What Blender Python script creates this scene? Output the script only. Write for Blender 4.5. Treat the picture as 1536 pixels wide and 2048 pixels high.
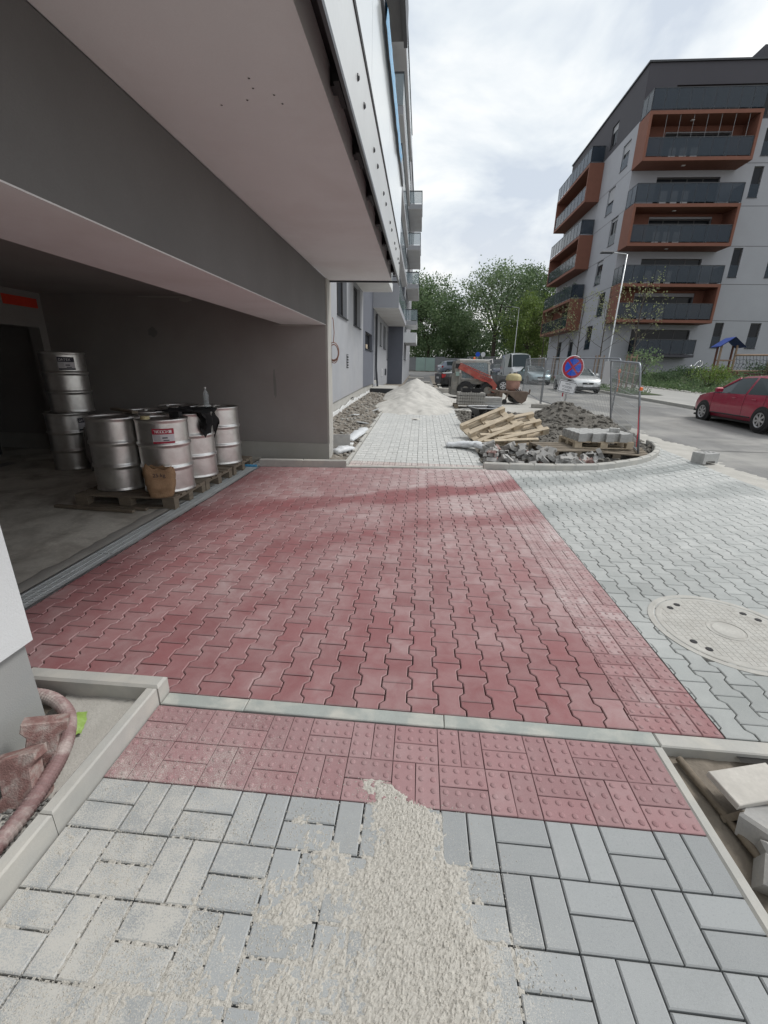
import bpy, math, random
from mathutils import Vector, Matrix, noise
rnd = random.Random(11)
scene = bpy.context.scene
COL = scene.collection
for o in list(bpy.data.objects):
    bpy.data.objects.remove(o)
pi = math.pi

# ------------------------------------------------------------------ camera
cam = bpy.data.cameras.new('camera'); cam_o = bpy.data.objects.new('camera', cam); COL.objects.link(cam_o)
PITCH, YAW, ROLL, CAM_H, F_PX = 0.328756, -0.076625, 0.0230349, 1.64594, 853.1
cyw, syw, cp, sp = math.cos(YAW), math.sin(YAW), math.cos(PITCH), math.sin(PITCH)
FW = Vector((syw*cp, cyw*cp, -sp)); R0 = Vector((cyw, -syw, 0)); U0 = R0.cross(FW)
RT = R0*math.cos(ROLL) + U0*math.sin(ROLL); UP = -R0*math.sin(ROLL) + U0*math.cos(ROLL)
m = Matrix((RT, UP, -FW)).transposed().to_4x4(); m.translation = Vector((0, 0, CAM_H))
cam_o.matrix_world = m
cam.sensor_fit = 'VERTICAL'; cam.sensor_height = 36.0; cam.lens = F_PX/2048*36.0
cam.clip_start = 0.02; cam.clip_end = 900
scene.camera = cam_o
CAM = Vector((0, 0, CAM_H))

def pix(p):
    d = Vector(p)-CAM; z = d.dot(FW)
    return (768+F_PX*d.dot(RT)/z, 1024-F_PX*d.dot(UP)/z, z) if z > .05 else (1e9, 1e9, z)
def in_view(p, mg=60):
    x, y, z = pix(p); return z > .05 and -mg < x < 1536+mg and -mg < y < 2048+mg

# ------------------------------------------------------------------ sky, sun, exposure
world = bpy.data.worlds.new('World'); scene.world = world; world.use_nodes = True
wn, wl = world.node_tree.nodes, world.node_tree.links
for n in list(wn): wn.remove(n)
SUN_EL, SUN_AZ = math.radians(54), math.radians(68)      # azimuth measured from +Y towards +X
w_out = wn.new('ShaderNodeOutputWorld'); w_bg = wn.new('ShaderNodeBackground'); w_bg.inputs['Strength'].default_value = 0.10
sky = wn.new('ShaderNodeTexSky'); sky.sky_type = 'NISHITA'; sky.sun_disc = False
sky.sun_elevation = SUN_EL; sky.sun_rotation = SUN_AZ; sky.air_density = 1.0; sky.dust_density = 2.5
tc = wn.new('ShaderNodeTexCoord')
sep = wn.new('ShaderNodeSeparateXYZ'); wl.new(tc.outputs['Generated'], sep.inputs[0])
# cloud deck: project the direction on a flat layer so the clouds flatten towards the horizon
mx = wn.new('ShaderNodeMath'); mx.operation = 'ADD'; mx.inputs[1].default_value = 0.22; wl.new(sep.outputs['Z'], mx.inputs[0])
mm = wn.new('ShaderNodeMath'); mm.operation = 'MAXIMUM'; mm.inputs[1].default_value = 0.12; wl.new(mx.outputs[0], mm.inputs[0])
dv = wn.new('ShaderNodeVectorMath'); dv.operation = 'DIVIDE'; wl.new(tc.outputs['Generated'], dv.inputs[0])
cb = wn.new('ShaderNodeCombineXYZ'); cb.inputs[2].default_value = 1.0
wl.new(mm.outputs[0], cb.inputs[0]); wl.new(mm.outputs[0], cb.inputs[1]); wl.new(cb.outputs[0], dv.inputs[1])
n1 = wn.new('ShaderNodeTexNoise'); n1.inputs['Scale'].default_value = 1.9; n1.inputs['Detail'].default_value = 6; n1.inputs['Roughness'].default_value = .55
n1.inputs['Distortion'].default_value = .35
wmp = wn.new('ShaderNodeMapping'); wmp.inputs['Location'].default_value = (4.1, 1.7, 0); wmp.inputs['Scale'].default_value = (1.0, .8, .35)
wl.new(dv.outputs[0], wmp.inputs[0]); wl.new(wmp.outputs[0], n1.inputs['Vector'])
r1 = wn.new('ShaderNodeValToRGB'); r1.color_ramp.elements[0].position = .38; r1.color_ramp.elements[1].position = .60
r1.color_ramp.elements[0].color = (4.9, 5.4, 6.05, 1); r1.color_ramp.elements[1].color = (8.2, 8.25, 8.1, 1)
e = r1.color_ramp.elements.new(.48); e.color = (6.3, 6.7, 7.0, 1)
wl.new(n1.outputs['Fac'], r1.inputs[0])
mixs = wn.new('ShaderNodeMixRGB'); mixs.inputs[0].default_value = .93
# thin warm veil where the deck meets the horizon
hz = wn.new('ShaderNodeMapRange'); hz.inputs[1].default_value = .02; hz.inputs[2].default_value = .30; hz.inputs[3].default_value = .55; hz.inputs[4].default_value = 0.; wl.new(sep.outputs['Z'], hz.inputs[0])
mixh = wn.new('ShaderNodeMixRGB'); mixh.inputs[2].default_value = (7.7, 7.4, 7.1, 1); wl.new(hz.outputs[0], mixh.inputs[0]); wl.new(r1.outputs[0], mixh.inputs[1])
wl.new(sky.outputs[0], mixs.inputs[1]); wl.new(mixh.outputs[0], mixs.inputs[2])
wl.new(mixs.outputs[0], w_bg.inputs['Color']); wl.new(w_bg.outputs[0], w_out.inputs['Surface'])

sun_d = bpy.data.lights.new('sun', 'SUN'); sun_d.energy = 1.5; sun_d.angle = math.radians(16); sun_d.color = (1, .98, .95)
sun_o = bpy.data.objects.new('sun', sun_d); COL.objects.link(sun_o)
sdir = Vector((math.sin(SUN_AZ)*math.cos(SUN_EL), math.cos(SUN_AZ)*math.cos(SUN_EL), math.sin(SUN_EL)))
sun_o.rotation_euler = sdir.to_track_quat('Z', 'Y').to_euler(); sun_o.location = sdir*60
scene.view_settings.view_transform = 'Standard'; scene.view_settings.look = 'None'
scene.view_settings.exposure = 0.46; scene.view_settings.gamma = 1.0; scene.view_settings.use_curve_mapping = False

# ------------------------------------------------------------------ materials
def new_mat(name):
    mt = bpy.data.materials.new(name); mt.use_nodes = True
    nt = mt.node_tree; return mt, nt.nodes, nt.links, nt.nodes['Principled BSDF']
def node(N, t, **kw):
    n = N.new(t)
    for k, v in kw.items():
        if k.startswith('i_'):
            n.inputs[k[2:].replace('_', ' ')].default_value = v
        else: setattr(n, k, v)
    return n
def mixc(N, L, fac, a, b, blend='MIX'):
    n = N.new('ShaderNodeMixRGB'); n.blend_type = blend
    for s, v in ((0, fac), (1, a), (2, b)):
        if hasattr(v, 'is_linked') or hasattr(v, 'links'): L.new(v, n.inputs[s])
        elif s == 0: n.inputs[0].default_value = v
        else: n.inputs[s].default_value = (*v, 1) if len(v) == 3 else v
    return n.outputs[0]
def ramp(N, L, src, p0, p1, c0=0., c1=1.):
    n = N.new('ShaderNodeMapRange'); n.clamp = True
    L.new(src, n.inputs[0]); n.inputs[1].default_value = p0; n.inputs[2].default_value = p1
    n.inputs[3].default_value = c0; n.inputs[4].default_value = c1
    return n.outputs[0]
def wnoise(N, L, scale, detail=4, rough=.55, stretch=None, dist=0.):
    g = N.new('ShaderNodeNewGeometry'); v = g.outputs['Position']
    if stretch:
        mp = N.new('ShaderNodeMapping'); mp.inputs['Scale'].default_value = stretch; L.new(v, mp.inputs[0]); v = mp.outputs[0]
    n = N.new('ShaderNodeTexNoise'); n.inputs['Scale'].default_value = scale; n.inputs['Detail'].default_value = detail
    n.inputs['Roughness'].default_value = rough; n.inputs['Distortion'].default_value = dist; L.new(v, n.inputs['Vector'])
    return n.outputs['Fac']
def bump(N, L, B, h, strength=.3, dist=.01):
    b = N.new('ShaderNodeBump'); b.inputs['Strength'].default_value = strength; b.inputs['Distance'].default_value = dist
    L.new(h, b.inputs['Height']); L.new(b.outputs[0], B.inputs['Normal'])
def mathn(N, L, op, a, b=None):
    n = N.new('ShaderNodeMath'); n.operation = op
    for s, v in ((0, a), (1, b)):
        if v is None: continue
        if hasattr(v, 'links'): L.new(v, n.inputs[s])
        else: n.inputs[s].default_value = v
    return n.outputs[0]

def plain(name, col, rough=.6, metal=0., var=.12, scale=3., fine=40., bmp=.0, bdist=.01, dirt=None, dirt_amt=0., dirt_scale=.8, stretch=None, spec=None):
    """general surface: colour, slow blotches, fine grain, optional dirt and relief"""
    mt, N, L, B = new_mat(name)
    a = wnoise(N, L, scale, 5, .6, stretch); f = wnoise(N, L, fine, 3, .6)
    c = mixc(N, L, ramp(N, L, a, .3, .7), tuple(x*(1-var) for x in col), tuple(min(1, x*(1+var)) for x in col))
    c = mixc(N, L, ramp(N, L, f, .3, .7, 0, .55), c, tuple(x*(1-var*1.2) for x in col))
    if dirt:
        d = wnoise(N, L, dirt_scale, 6, .62, None, .4)
        c = mixc(N, L, ramp(N, L, d, .45, .72, 0, dirt_amt), c, dirt)
    L.new(c, B.inputs['Base Color']); B.inputs['Roughness'].default_value = rough; B.inputs['Metallic'].default_value = metal
    if spec is not None: B.inputs['Specular IOR Level'].default_value = spec
    if bmp: bump(N, L, B, f, bmp, bdist)
    return mt

def paver_mat(name, col, dust, dust_amt, var=.16, band=False, sand=0., far=0., edge=False):
    """concrete paver: each block its own shade, whitish dust film lying in patches, fine sandy grain"""
    mt, N, L, B = new_mat(name)
    oi = N.new('ShaderNodeObjectInfo'); g = N.new('ShaderNodeNewGeometry')
    rv = mathn(N, L, 'FRACT', mathn(N, L, 'ADD', oi.outputs['Random'], g.outputs['Random Per Island']))
    c = mixc(N, L, rv, tuple(x*(1-var) for x in col), tuple(x*(1+var) for x in col))
    rv2 = mathn(N, L, 'FRACT', mathn(N, L, 'MULTIPLY', rv, 7.13))
    grain = wnoise(N, L, 420, 3, .7); sp_ = wnoise(N, L, 140, 2, .6)
    c = mixc(N, L, ramp(N, L, grain, .35, .7, 0, .35), c, tuple(min(1, x*1.55+.03) for x in col))
    c = mixc(N, L, ramp(N, L, sp_, .55, .75, 0, .3), c, tuple(x*.6 for x in col))
    d1 = wnoise(N, L, 1.15, 6, .6, None, .7); d2 = wnoise(N, L, 7.0, 5, .65, None, .5)
    dd = mathn(N, L, 'MULTIPLY', ramp(N, L, d1, .30, .72, .12, 1.), ramp(N, L, d2, .25, .75, .25, 1.0))
    dd = mathn(N, L, 'MULTIPLY', dd, ramp(N, L, rv2, 0, 1, .5, 1.25))
    if band or far:
        sx = N.new('ShaderNodeSeparateXYZ'); L.new(g.outputs['Position'], sx.inputs[0])
    if band:   # heavier cement dust swept towards the far kerb and over the tactile strip, washed off in two wet streaks
        fy = ramp(N, L, sx.outputs['Y'], 2.2, 5.8, .04, .85); fx = ramp(N, L, sx.outputs['X'], -2.4, 1.1, .12, 1.0)
        w = wnoise(N, L, .9, 4, .5); yy = mathn(N, L, 'ADD', sx.outputs['Y'], mathn(N, L, 'MULTIPLY', mathn(N, L, 'SUBTRACT', w, .5), .9))
        yy = mathn(N, L, 'SUBTRACT', yy, mathn(N, L, 'MULTIPLY', sx.outputs['X'], .5))
        s1 = mathn(N, L, 'ABSOLUTE', mathn(N, L, 'SUBTRACT', yy, 5.62)); s1 = ramp(N, L, s1, .18, .34, .05, 1)
        s2 = mathn(N, L, 'ABSOLUTE', mathn(N, L, 'SUBTRACT', yy, 4.28)); s2 = ramp(N, L, s2, .15, .32, .15, 1)
        add = mathn(N, L, 'MULTIPLY', mathn(N, L, 'MULTIPLY', fy, fx), mathn(N, L, 'MULTIPLY', s1, s2))
        add = mathn(N, L, 'MULTIPLY', add, ramp(N, L, d2, .2, .6, .55, 1.0))
        dd = mathn(N, L, 'ADD', mathn(N, L, 'MULTIPLY', dd, ramp(N, L, s1, 0, 1, .35, 1)), add)
    if far: dd = mathn(N, L, 'ADD', dd, far)
    dd = mathn(N, L, 'MULTIPLY', dd, dust_amt)
    n = N.new('ShaderNodeClamp'); L.new(dd, n.inputs[0]); dd = n.outputs[0]
    c = mixc(N, L, dd, c, dust)
    if sand:   # loose sand film thrown over the blocks on the left and around the spill
        sx2 = N.new('ShaderNodeSeparateXYZ'); L.new(g.outputs['Position'], sx2.inputs[0])
        xm = ramp(N, L, sx2.outputs['X'], -.15, -.75, 0, 1); ym = ramp(N, L, sx2.outputs['Y'], 1.65, .95, .35, 1)
        xr = ramp(N, L, mathn(N, L, 'ABSOLUTE', mathn(N, L, 'SUBTRACT', sx2.outputs['X'], .08)), .62, .25, 0, .75)
        reg = mathn(N, L, 'MAXIMUM', mathn(N, L, 'MULTIPLY', xm, ym), mathn(N, L, 'MULTIPLY', xr, ramp(N, L, sx2.outputs['Y'], 1.35, .8, 0, 1)))
        sp2 = wnoise(N, L, 230, 3, .8); sp3 = wnoise(N, L, 9, 5, .65)
        th = mathn(N, L, 'ADD', mathn(N, L, 'MULTIPLY', reg, ramp(N, L, sp3, .3, .68, .20, .62)), mathn(N, L, 'MULTIPLY', mathn(N, L, 'SUBTRACT', sp2, .5), 1.7))
        c = mixc(N, L, ramp(N, L, th, .27, .46, 0, sand*.78), c, (.54, .52, .475))
    if edge:   # chamfered rim of each block holds pale dust
        at = N.new('ShaderNodeAttribute'); at.attribute_name = 'rim'
        c = mixc(N, L, mathn(N, L, 'MULTIPLY', at.outputs['Fac'], .22), c, dust)
    L.new(c, B.inputs['Base Color']); B.inputs['Roughness'].default_value = .82; B.inputs['Specular IOR Level'].default_value = .35
    bump(N, L, B, grain, .35, .0015)
    return mt

def glass_mat(name, col, rough=.05, alpha=1., spec=.6):
    mt, N, L, B = new_mat(name)
    B.inputs['Base Color'].default_value = (*col, 1); B.inputs['Roughness'].default_value = rough
    B.inputs['Specular IOR Level'].default_value = spec; B.inputs['Alpha'].default_value = alpha
    return mt
def paint_mat(name, col, metal=.0, rough=.3, coat=.8):
    mt, N, L, B = new_mat(name)
    d = wnoise(N, L, 6, 4, .6)
    c = mixc(N, L, ramp(N, L, d, .4, .8, 0, .12), col, (.3, .29, .27))
    L.new(c, B.inputs['Base Color']); B.inputs['Metallic'].default_value = metal; B.inputs['Roughness'].default_value = rough
    B.inputs['Coat Weight'].default_value = coat; B.inputs['Coat Roughness'].default_value = .06
    return mt
def leaf_mat(name, c0, c1, trans=.35):
    mt, N, L, B = new_mat(name)
    g = N.new('ShaderNodeNewGeometry'); a = wnoise(N, L, .6, 3, .5)
    f = mathn(N, L, 'FRACT', mathn(N, L, 'ADD', g.outputs['Random Per Island'], a))
    L.new(mixc(N, L, f, c0, c1), B.inputs['Base Color']); B.inputs['Roughness'].default_value = .6
    tr = N.new('ShaderNodeBsdfTranslucent'); L.new(mixc(N, L, f, c0, c1), tr.inputs['Color'])
    ms = N.new('ShaderNodeMixShader'); ms.inputs[0].default_value = trans
    out = [n for n in N if n.type == 'OUTPUT_MATERIAL'][0]
    L.new(B.outputs[0], ms.inputs[1]); L.new(tr.outputs[0], ms.inputs[2]); L.new(ms.outputs[0], out.inputs['Surface'])
    return mt
M = {}
M['red_paver'] = paver_mat('red_paver', (.210, .068, .073), (.47, .385, .38), .75, .12, band=True, edge=True)
M['red_tactile'] = paver_mat('red_tactile', (.245, .105, .110), (.56, .50, .49), .72, .12, band=True)
M['red_tactile_near'] = paver_mat('red_tactile_near', (.275, .150, .156), (.44, .375, .37), .6, .14, sand=.85)
M['grey_paver'] = paver_mat('grey_paver', (.270, .285, .280), (.56, .565, .55), .55, .14, band=True, edge=True)
M['walk_paver'] = paver_mat('walk_paver', (.280, .293, .298), (.48, .49, .485), .45, .14, sand=1., edge=True)
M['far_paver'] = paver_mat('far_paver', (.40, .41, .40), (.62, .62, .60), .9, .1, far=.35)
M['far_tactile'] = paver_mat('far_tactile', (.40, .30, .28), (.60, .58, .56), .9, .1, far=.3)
M['bed'] = plain('joint_sand', (.030, .028, .026), .95, fine=200, bmp=.3)
M['kerb'] = plain('kerb_concrete', (.42, .415, .39), .85, var=.1, scale=5, fine=160, bmp=.25, bdist=.002, dirt=(.55, .52, .46), dirt_amt=.6, dirt_scale=4)
M['kerb_flush'] = plain('kerb_flush_concrete', (.34, .365, .345), .85, var=.12, scale=4, fine=160, bmp=.2, bdist=.002, dirt=(.58, .56, .5), dirt_amt=.75, dirt_scale=5)
M['asphalt'] = plain('asphalt_dusty', (.205, .203, .198), .9, var=.26, scale=1.1, fine=60, bmp=.25, bdist=.004, dirt=(.37, .36, .335), dirt_amt=.85, dirt_scale=.5, stretch=(1.6, .35, 1))
M['asphalt_old'] = plain('asphalt_dark', (.13, .13, .13), .9, var=.15, scale=.8, fine=60, bmp=.25, bdist=.004, dirt=(.3, .29, .27), dirt_amt=.5, dirt_scale=.5)
M['pavement'] = plain('pavement_asphalt', (.33, .325, .31), .9, var=.1, scale=.7, fine=50, bmp=.2, dirt=(.45, .44, .41), dirt_amt=.5)
M['dust'] = plain('dusty_sand', (.45, .435, .40), .95, var=.14, scale=3, fine=90, bmp=.5, bdist=.008)
M['ground'] = plain('packed_earth', (.22, .19, .155), .95, var=.22, scale=1.2, fine=25, bmp=.5, bdist=.02, dirt=(.36, .33, .28), dirt_amt=.6)
M['soil'] = plain('dug_soil', (.15, .138, .12), .95, var=.35, scale=4, fine=30, bmp=.8, bdist=.03, dirt=(.24, .228, .205), dirt_amt=.7, dirt_scale=3)
M['soil_rubble'] = plain('soil_with_rubble', (.22, .195, .165), .95, var=.4, scale=6, fine=30, bmp=.7, bdist=.03, dirt=(.40, .37, .325), dirt_amt=.7, dirt_scale=5)
M['gravel'] = plain('gravel_stone', (.24, .235, .225), .9, var=.4, scale=60, fine=200, bmp=.3, bdist=.003)
M['sand'] = plain('loose_sand', (.55, .525, .475), .95, var=.14, scale=120, fine=420, bmp=.8, bdist=.004)
M['sand_pile'] = plain('piled_sand', (.54, .525, .49), .95, var=.16, scale=3, fine=60, bmp=.4, bdist=.01)
M['concrete'] = plain('concrete', (.36, .35, .325), .88, var=.13, scale=2, fine=60, bmp=.3, bdist=.004, dirt=(.22, .2, .175), dirt_amt=.6, dirt_scale=1.5)
M['garage_floor'] = plain('dirty_concrete_floor', (.62, .595, .53), .88, var=.2, scale=2, fine=30, bmp=.3, bdist=.006, dirt=(.17, .14, .11), dirt_amt=.75, dirt_scale=2.4)
M['slab'] = plain('pale_concrete_slab', (.46, .45, .42), .9, var=.1, scale=1.5, fine=40, bmp=.2, dirt=(.34, .32, .28), dirt_amt=.6)
M['render_white'] = plain('white_render', (.66, .68, .69), .9, var=.05, scale=2, fine=120, bmp=.5, bdist=.004)
M['render_grey'] = plain('pale_grey_render', (.345, .355, .38), .9, var=.07, scale=1.5, fine=90, bmp=.4, bdist=.004, dirt=(.42, .42, .42), dirt_amt=.35, dirt_scale=1.)
M['render_mid'] = plain('grey_render', (.22, .222, .215), .9, var=.07, scale=2, fine=90, bmp=.4, bdist=.004, dirt=(.3, .29, .26), dirt_amt=.4)
M['render_dark'] = plain('slate_render', (.135, .145, .175), .9, var=.06, scale=2, fine=90, bmp=.35, bdist=.004)
M['render_garage'] = plain('garage_wall_render', (.33, .315, .305), .9, var=.10, scale=1.2, fine=90, bmp=.3, bdist=.003, dirt=(.26, .22, .2), dirt_amt=.35)
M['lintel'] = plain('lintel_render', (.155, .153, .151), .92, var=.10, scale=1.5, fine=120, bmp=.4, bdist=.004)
M['soffit'] = plain('soffit_render', (.70, .70, .70), .9, var=.04, scale=1.2, fine=120, bmp=.3, bdist=.003, dirt=(.60, .575, .565), dirt_amt=.7, dirt_scale=1.1)
M['plinth'] = plain('plinth_render', (.30, .31, .31), .9, var=.06, scale=2, fine=140, bmp=.4, bdist=.003, dirt=(.42, .40, .36), dirt_amt=.4)
M['plinth_bare'] = plain('bare_plinth', (.44, .435, .41), .9, var=.09, scale=3, fine=60, bmp=.3, bdist=.003, dirt=(.34, .32, .28), dirt_amt=.5)
M['metal_sheet'] = plain('bare_aluminium_sheet', (.74, .75, .74), .38, metal=.55, var=.05, scale=2, fine=30)
M['panel_sky_white'] = glass_mat('sky_white_glass', (.70, .735, .745), .12, 1., .5)  # white base colour paints in the sky reflection and film on the glass
M['blue_film'] = plain('blue_protective_film', (.10, .38, .66), .25, var=.12, scale=9, fine=40, bmp=.5, bdist=.01)
M['anthracite'] = plain('anthracite_metal', (.035, .038, .045), .4, var=.1)
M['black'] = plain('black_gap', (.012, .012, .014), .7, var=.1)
M['frame_dark'] = plain('window_frame_dark', (.045, .043, .043), .45, var=.1)
M['frame_white'] = plain('window_frame_white', (.62, .63, .64), .4, var=.05)
M['win_glass'] = glass_mat('window_glass', (.012, .014, .018), .08, 1., .22)
M['rail_glass'] = glass_mat('balcony_tinted_glass', (.030, .044, .062), .08, .70, .35)
M['rail_glass_clear'] = glass_mat('balcony_clear_glass', (.30, .38, .42), .05, .45)
M['terracotta'] = plain('terracotta_cladding', (.19, .078, .052), .8, var=.1, scale=3, fine=60, bmp=.2)
M['bld_grey'] = plain('blue_grey_render', (.35, .36, .39), .9, var=.06, scale=.5, fine=20, bmp=.15)
M['bld_dark'] = plain('dark_top_render', (.062, .061, .072), .85, var=.05, scale=.6, fine=20)
M['roller'] = plain('roller_blind', (.33, .34, .36), .6, var=.05, stretch=(1, 1, 12), scale=2)
M['steel'] = plain('galvanised_steel', (.55, .56, .57), .32, metal=.85, var=.12, scale=3, fine=30)
M['drum'] = plain('tinned_drum', (.78, .775, .755), .40, metal=1., var=.10, scale=5, fine=7, bmp=.12, bdist=.03, dirt=(.5, .49, .46), dirt_amt=.5, dirt_scale=6)
M['drum_lid'] = plain('drum_lid', (.52, .51, .49), .35, metal=.9, var=.2, scale=6)
M['galv_grate'] = plain('galvanised_grating', (.56, .59, .60), .5, metal=.1, var=.12, scale=3, fine=60)
M['label_red'] = plain('label_red', (.40, .022, .05), .5, var=.08)
M['label_white'] = plain('label_white', (.62, .61, .64), .5, var=.08)
M['ink'] = plain('dark_ink', (.03, .03, .05), .6, var=.05)
M['ink_white'] = plain('white_ink', (.8, .78, .78), .6, var=.03)
M['kraft'] = plain('kraft_paper', (.33, .205, .115), .8, var=.15, scale=12, fine=60, bmp=.5, bdist=.01)
M['wood_old'] = plain('weathered_wood', (.20, .165, .125), .85, var=.25, scale=6, fine=50, bmp=.4, bdist=.003, stretch=(1, 1, 6))
M['wood_new'] = plain('fresh_pine', (.54, .455, .34), .8, var=.22, scale=7, fine=60, bmp=.3, bdist=.003, dirt=(.36, .29, .2), dirt_amt=.55, dirt_scale=5)
M['wood_grey'] = plain('dusty_plank', (.50, .475, .435), .85, var=.15, scale=9, fine=70, bmp=.3, bdist=.003)
M['black_cloth'] = plain('black_cloth', (.012, .012, .013), .9, var=.3, scale=8)
M['plastic_white'] = plain('white_plastic_sheet', (.68, .70, .72), .35, var=.06, scale=8, fine=30, bmp=.6, bdist=.02)
M['sack'] = plain('grey_sack', (.26, .25, .24), .85, var=.15, scale=9, bmp=.4)
M['styro'] = plain('styrofoam', (.72, .73, .73), .8, var=.05)
M['hose'] = plain('ribbed_hose', (.27, .17, .165), .65, var=.2, scale=18, fine=60, dirt=(.6, .56, .52), dirt_amt=.85, dirt_scale=9)
M['green_bag'] = plain('green_plastic', (.28, .42, .10), .5, var=.15, scale=20, bmp=.5)
M['paver_loose'] = plain('loose_grey_paver', (.36, .355, .345), .88, var=.2, scale=9, fine=120, bmp=.3, bdist=.003, dirt=(.45, .42, .38), dirt_amt=.5, dirt_scale=7)
M['paver_loose_red'] = plain('loose_red_paver', (.27, .15, .135), .9, var=.3, scale=14, fine=150, bmp=.8, bdist=.006, dirt=(.45, .42, .385), dirt_amt=.95, dirt_scale=14)
M['paver_stack'] = plain('stacked_paver', (.42, .42, .41), .88, var=.15, scale=9, fine=120, bmp=.25, bdist=.002)
M['manhole'] = plain('manhole_iron_concrete', (.46, .45, .42), .85, var=.14, scale=8, fine=90, bmp=.3, bdist=.003, dirt=(.33, .31, .28), dirt_amt=.5, dirt_scale=6)
M['rubber'] = plain('tyre_rubber', (.022, .022, .023), .8, var=.2)
M['alloy'] = plain('alloy_wheel', (.52, .52, .53), .3, metal=.8, var=.08)
M['chrome'] = plain('chrome', (.7, .7, .71), .15, metal=1., var=.03)
M['headlamp'] = glass_mat('headlamp_glass', (.50, .54, .57), .08)
M['tail'] = glass_mat('tail_lamp', (.35, .01, .015), .15)
M['car_glass'] = glass_mat('car_glass', (.03, .045, .05), .16, 1., .3)
M['car_red'] = paint_mat('car_paint_crimson', (.36, .008, .046), .15, .28)
M['car_silver'] = paint_mat('car_paint_silver', (.60, .62, .63), .35, .32)
M['car_ice'] = paint_mat('car_paint_ice_blue', (.33, .43, .47), .45, .3)
M['car_white'] = paint_mat('van_paint_white', (.72, .74, .75), 0, .35)
M['car_navy'] = paint_mat('car_paint_navy', (.018, .03, .075), .2, .3)
M['car_black'] = paint_mat('car_paint_black', (.012, .013, .016), .1, .3)
M['car_grey'] = paint_mat('car_paint_blue_grey', (.13, .16, .21), .3, .32)
M['trim'] = plain('black_trim', (.02, .02, .021), .6, var=.1)
M['loader_grey'] = plain('loader_chassis', (.20, .195, .18), .6, var=.2, scale=5, dirt=(.33, .3, .26), dirt_amt=.8, dirt_scale=3)
M['loader_pale'] = plain('loader_cab_frame', (.52, .52, .50), .55, var=.15, scale=5, dirt=(.3, .28, .24), dirt_amt=.6, dirt_scale=4)
M['loader_red'] = plain('loader_boom_red', (.38, .06, .045), .5, var=.15, scale=5, dirt=(.36, .22, .17), dirt_amt=.5, dirt_scale=4)
M['rusty'] = plain('rusty_brown_steel', (.16, .115, .09), .8, var=.3, scale=8, dirt=(.25, .21, .17), dirt_amt=.7)
M['tank_yellow'] = plain('yellowed_plastic_tank', (.52, .46, .26), .6, var=.12, scale=6, dirt=(.33, .24, .09), dirt_amt=.5, dirt_scale=2)
M['beacon'] = glass_mat('orange_beacon', (.7, .12, .02), .2)
M['galv_fence'] = plain('fence_tube', (.28, .30, .33), .45, metal=.6, var=.1)
M['wire'] = plain('fence_wire', (.42, .44, .46), .5, metal=.3, var=.05)
M['sign_red'] = plain('sign_red', (.42, .012, .035), .45, var=.05)
M['sign_blue'] = plain('sign_blue', (.0, .085, .62), .4, var=.05)
M['sign_white'] = plain('sign_white', (.74, .75, .77), .4, var=.04)
M['tape_red'] = plain('barrier_tape_red', (.62, .03, .06), .5, var=.1)
M['tape_orange'] = plain('orange_tag', (.8, .16, .03), .5, var=.1)
M['strip_red'] = plain('orange_red_strip', (.75, .06, .03), .55, var=.12)
M['leaf_a'] = leaf_mat('leaf_mid', (.075, .135, .062), (.185, .26, .12))
M['leaf_b'] = leaf_mat('leaf_pale', (.10, .165, .08), (.23, .305, .155))
M['leaf_c'] = leaf_mat('leaf_fresh', (.085, .145, .035), (.21, .285, .07))
M['leaf_d'] = leaf_mat('leaf_deep', (.048, .092, .045), (.12, .18, .085))
M['leaf_y'] = leaf_mat('leaf_young', (.22, .25, .11), (.34, .36, .19))
M['bark'] = plain('bark', (.075, .062, .05), .9, var=.3, scale=8, bmp=.5)
M['grass'] = plain('garden_soil_green', (.06, .085, .035), .95, var=.35, scale=3, fine=20, bmp=.5)
M['blue_roof'] = plain('blue_roof', (.045, .085, .33), .55, var=.1)
M['log'] = plain('playground_log', (.27, .19, .135), .8, var=.2, scale=8)
M['log_dark'] = plain('playground_log_brown', (.15, .065, .045), .8, var=.2, scale=8)
M['rope'] = plain('black_rope', (.03, .03, .035), .9, var=.2)
M['fence_far'] = plain('grey_hoarding', (.19, .20, .21), .8, var=.15, scale=1)
M['green_panel'] = plain('greenish_panel', (.26, .36, .33), .4, var=.1, scale=1)
M['copper'] = plain('coiled_cable', (.30, .17, .13), .6, var=.2)

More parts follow.
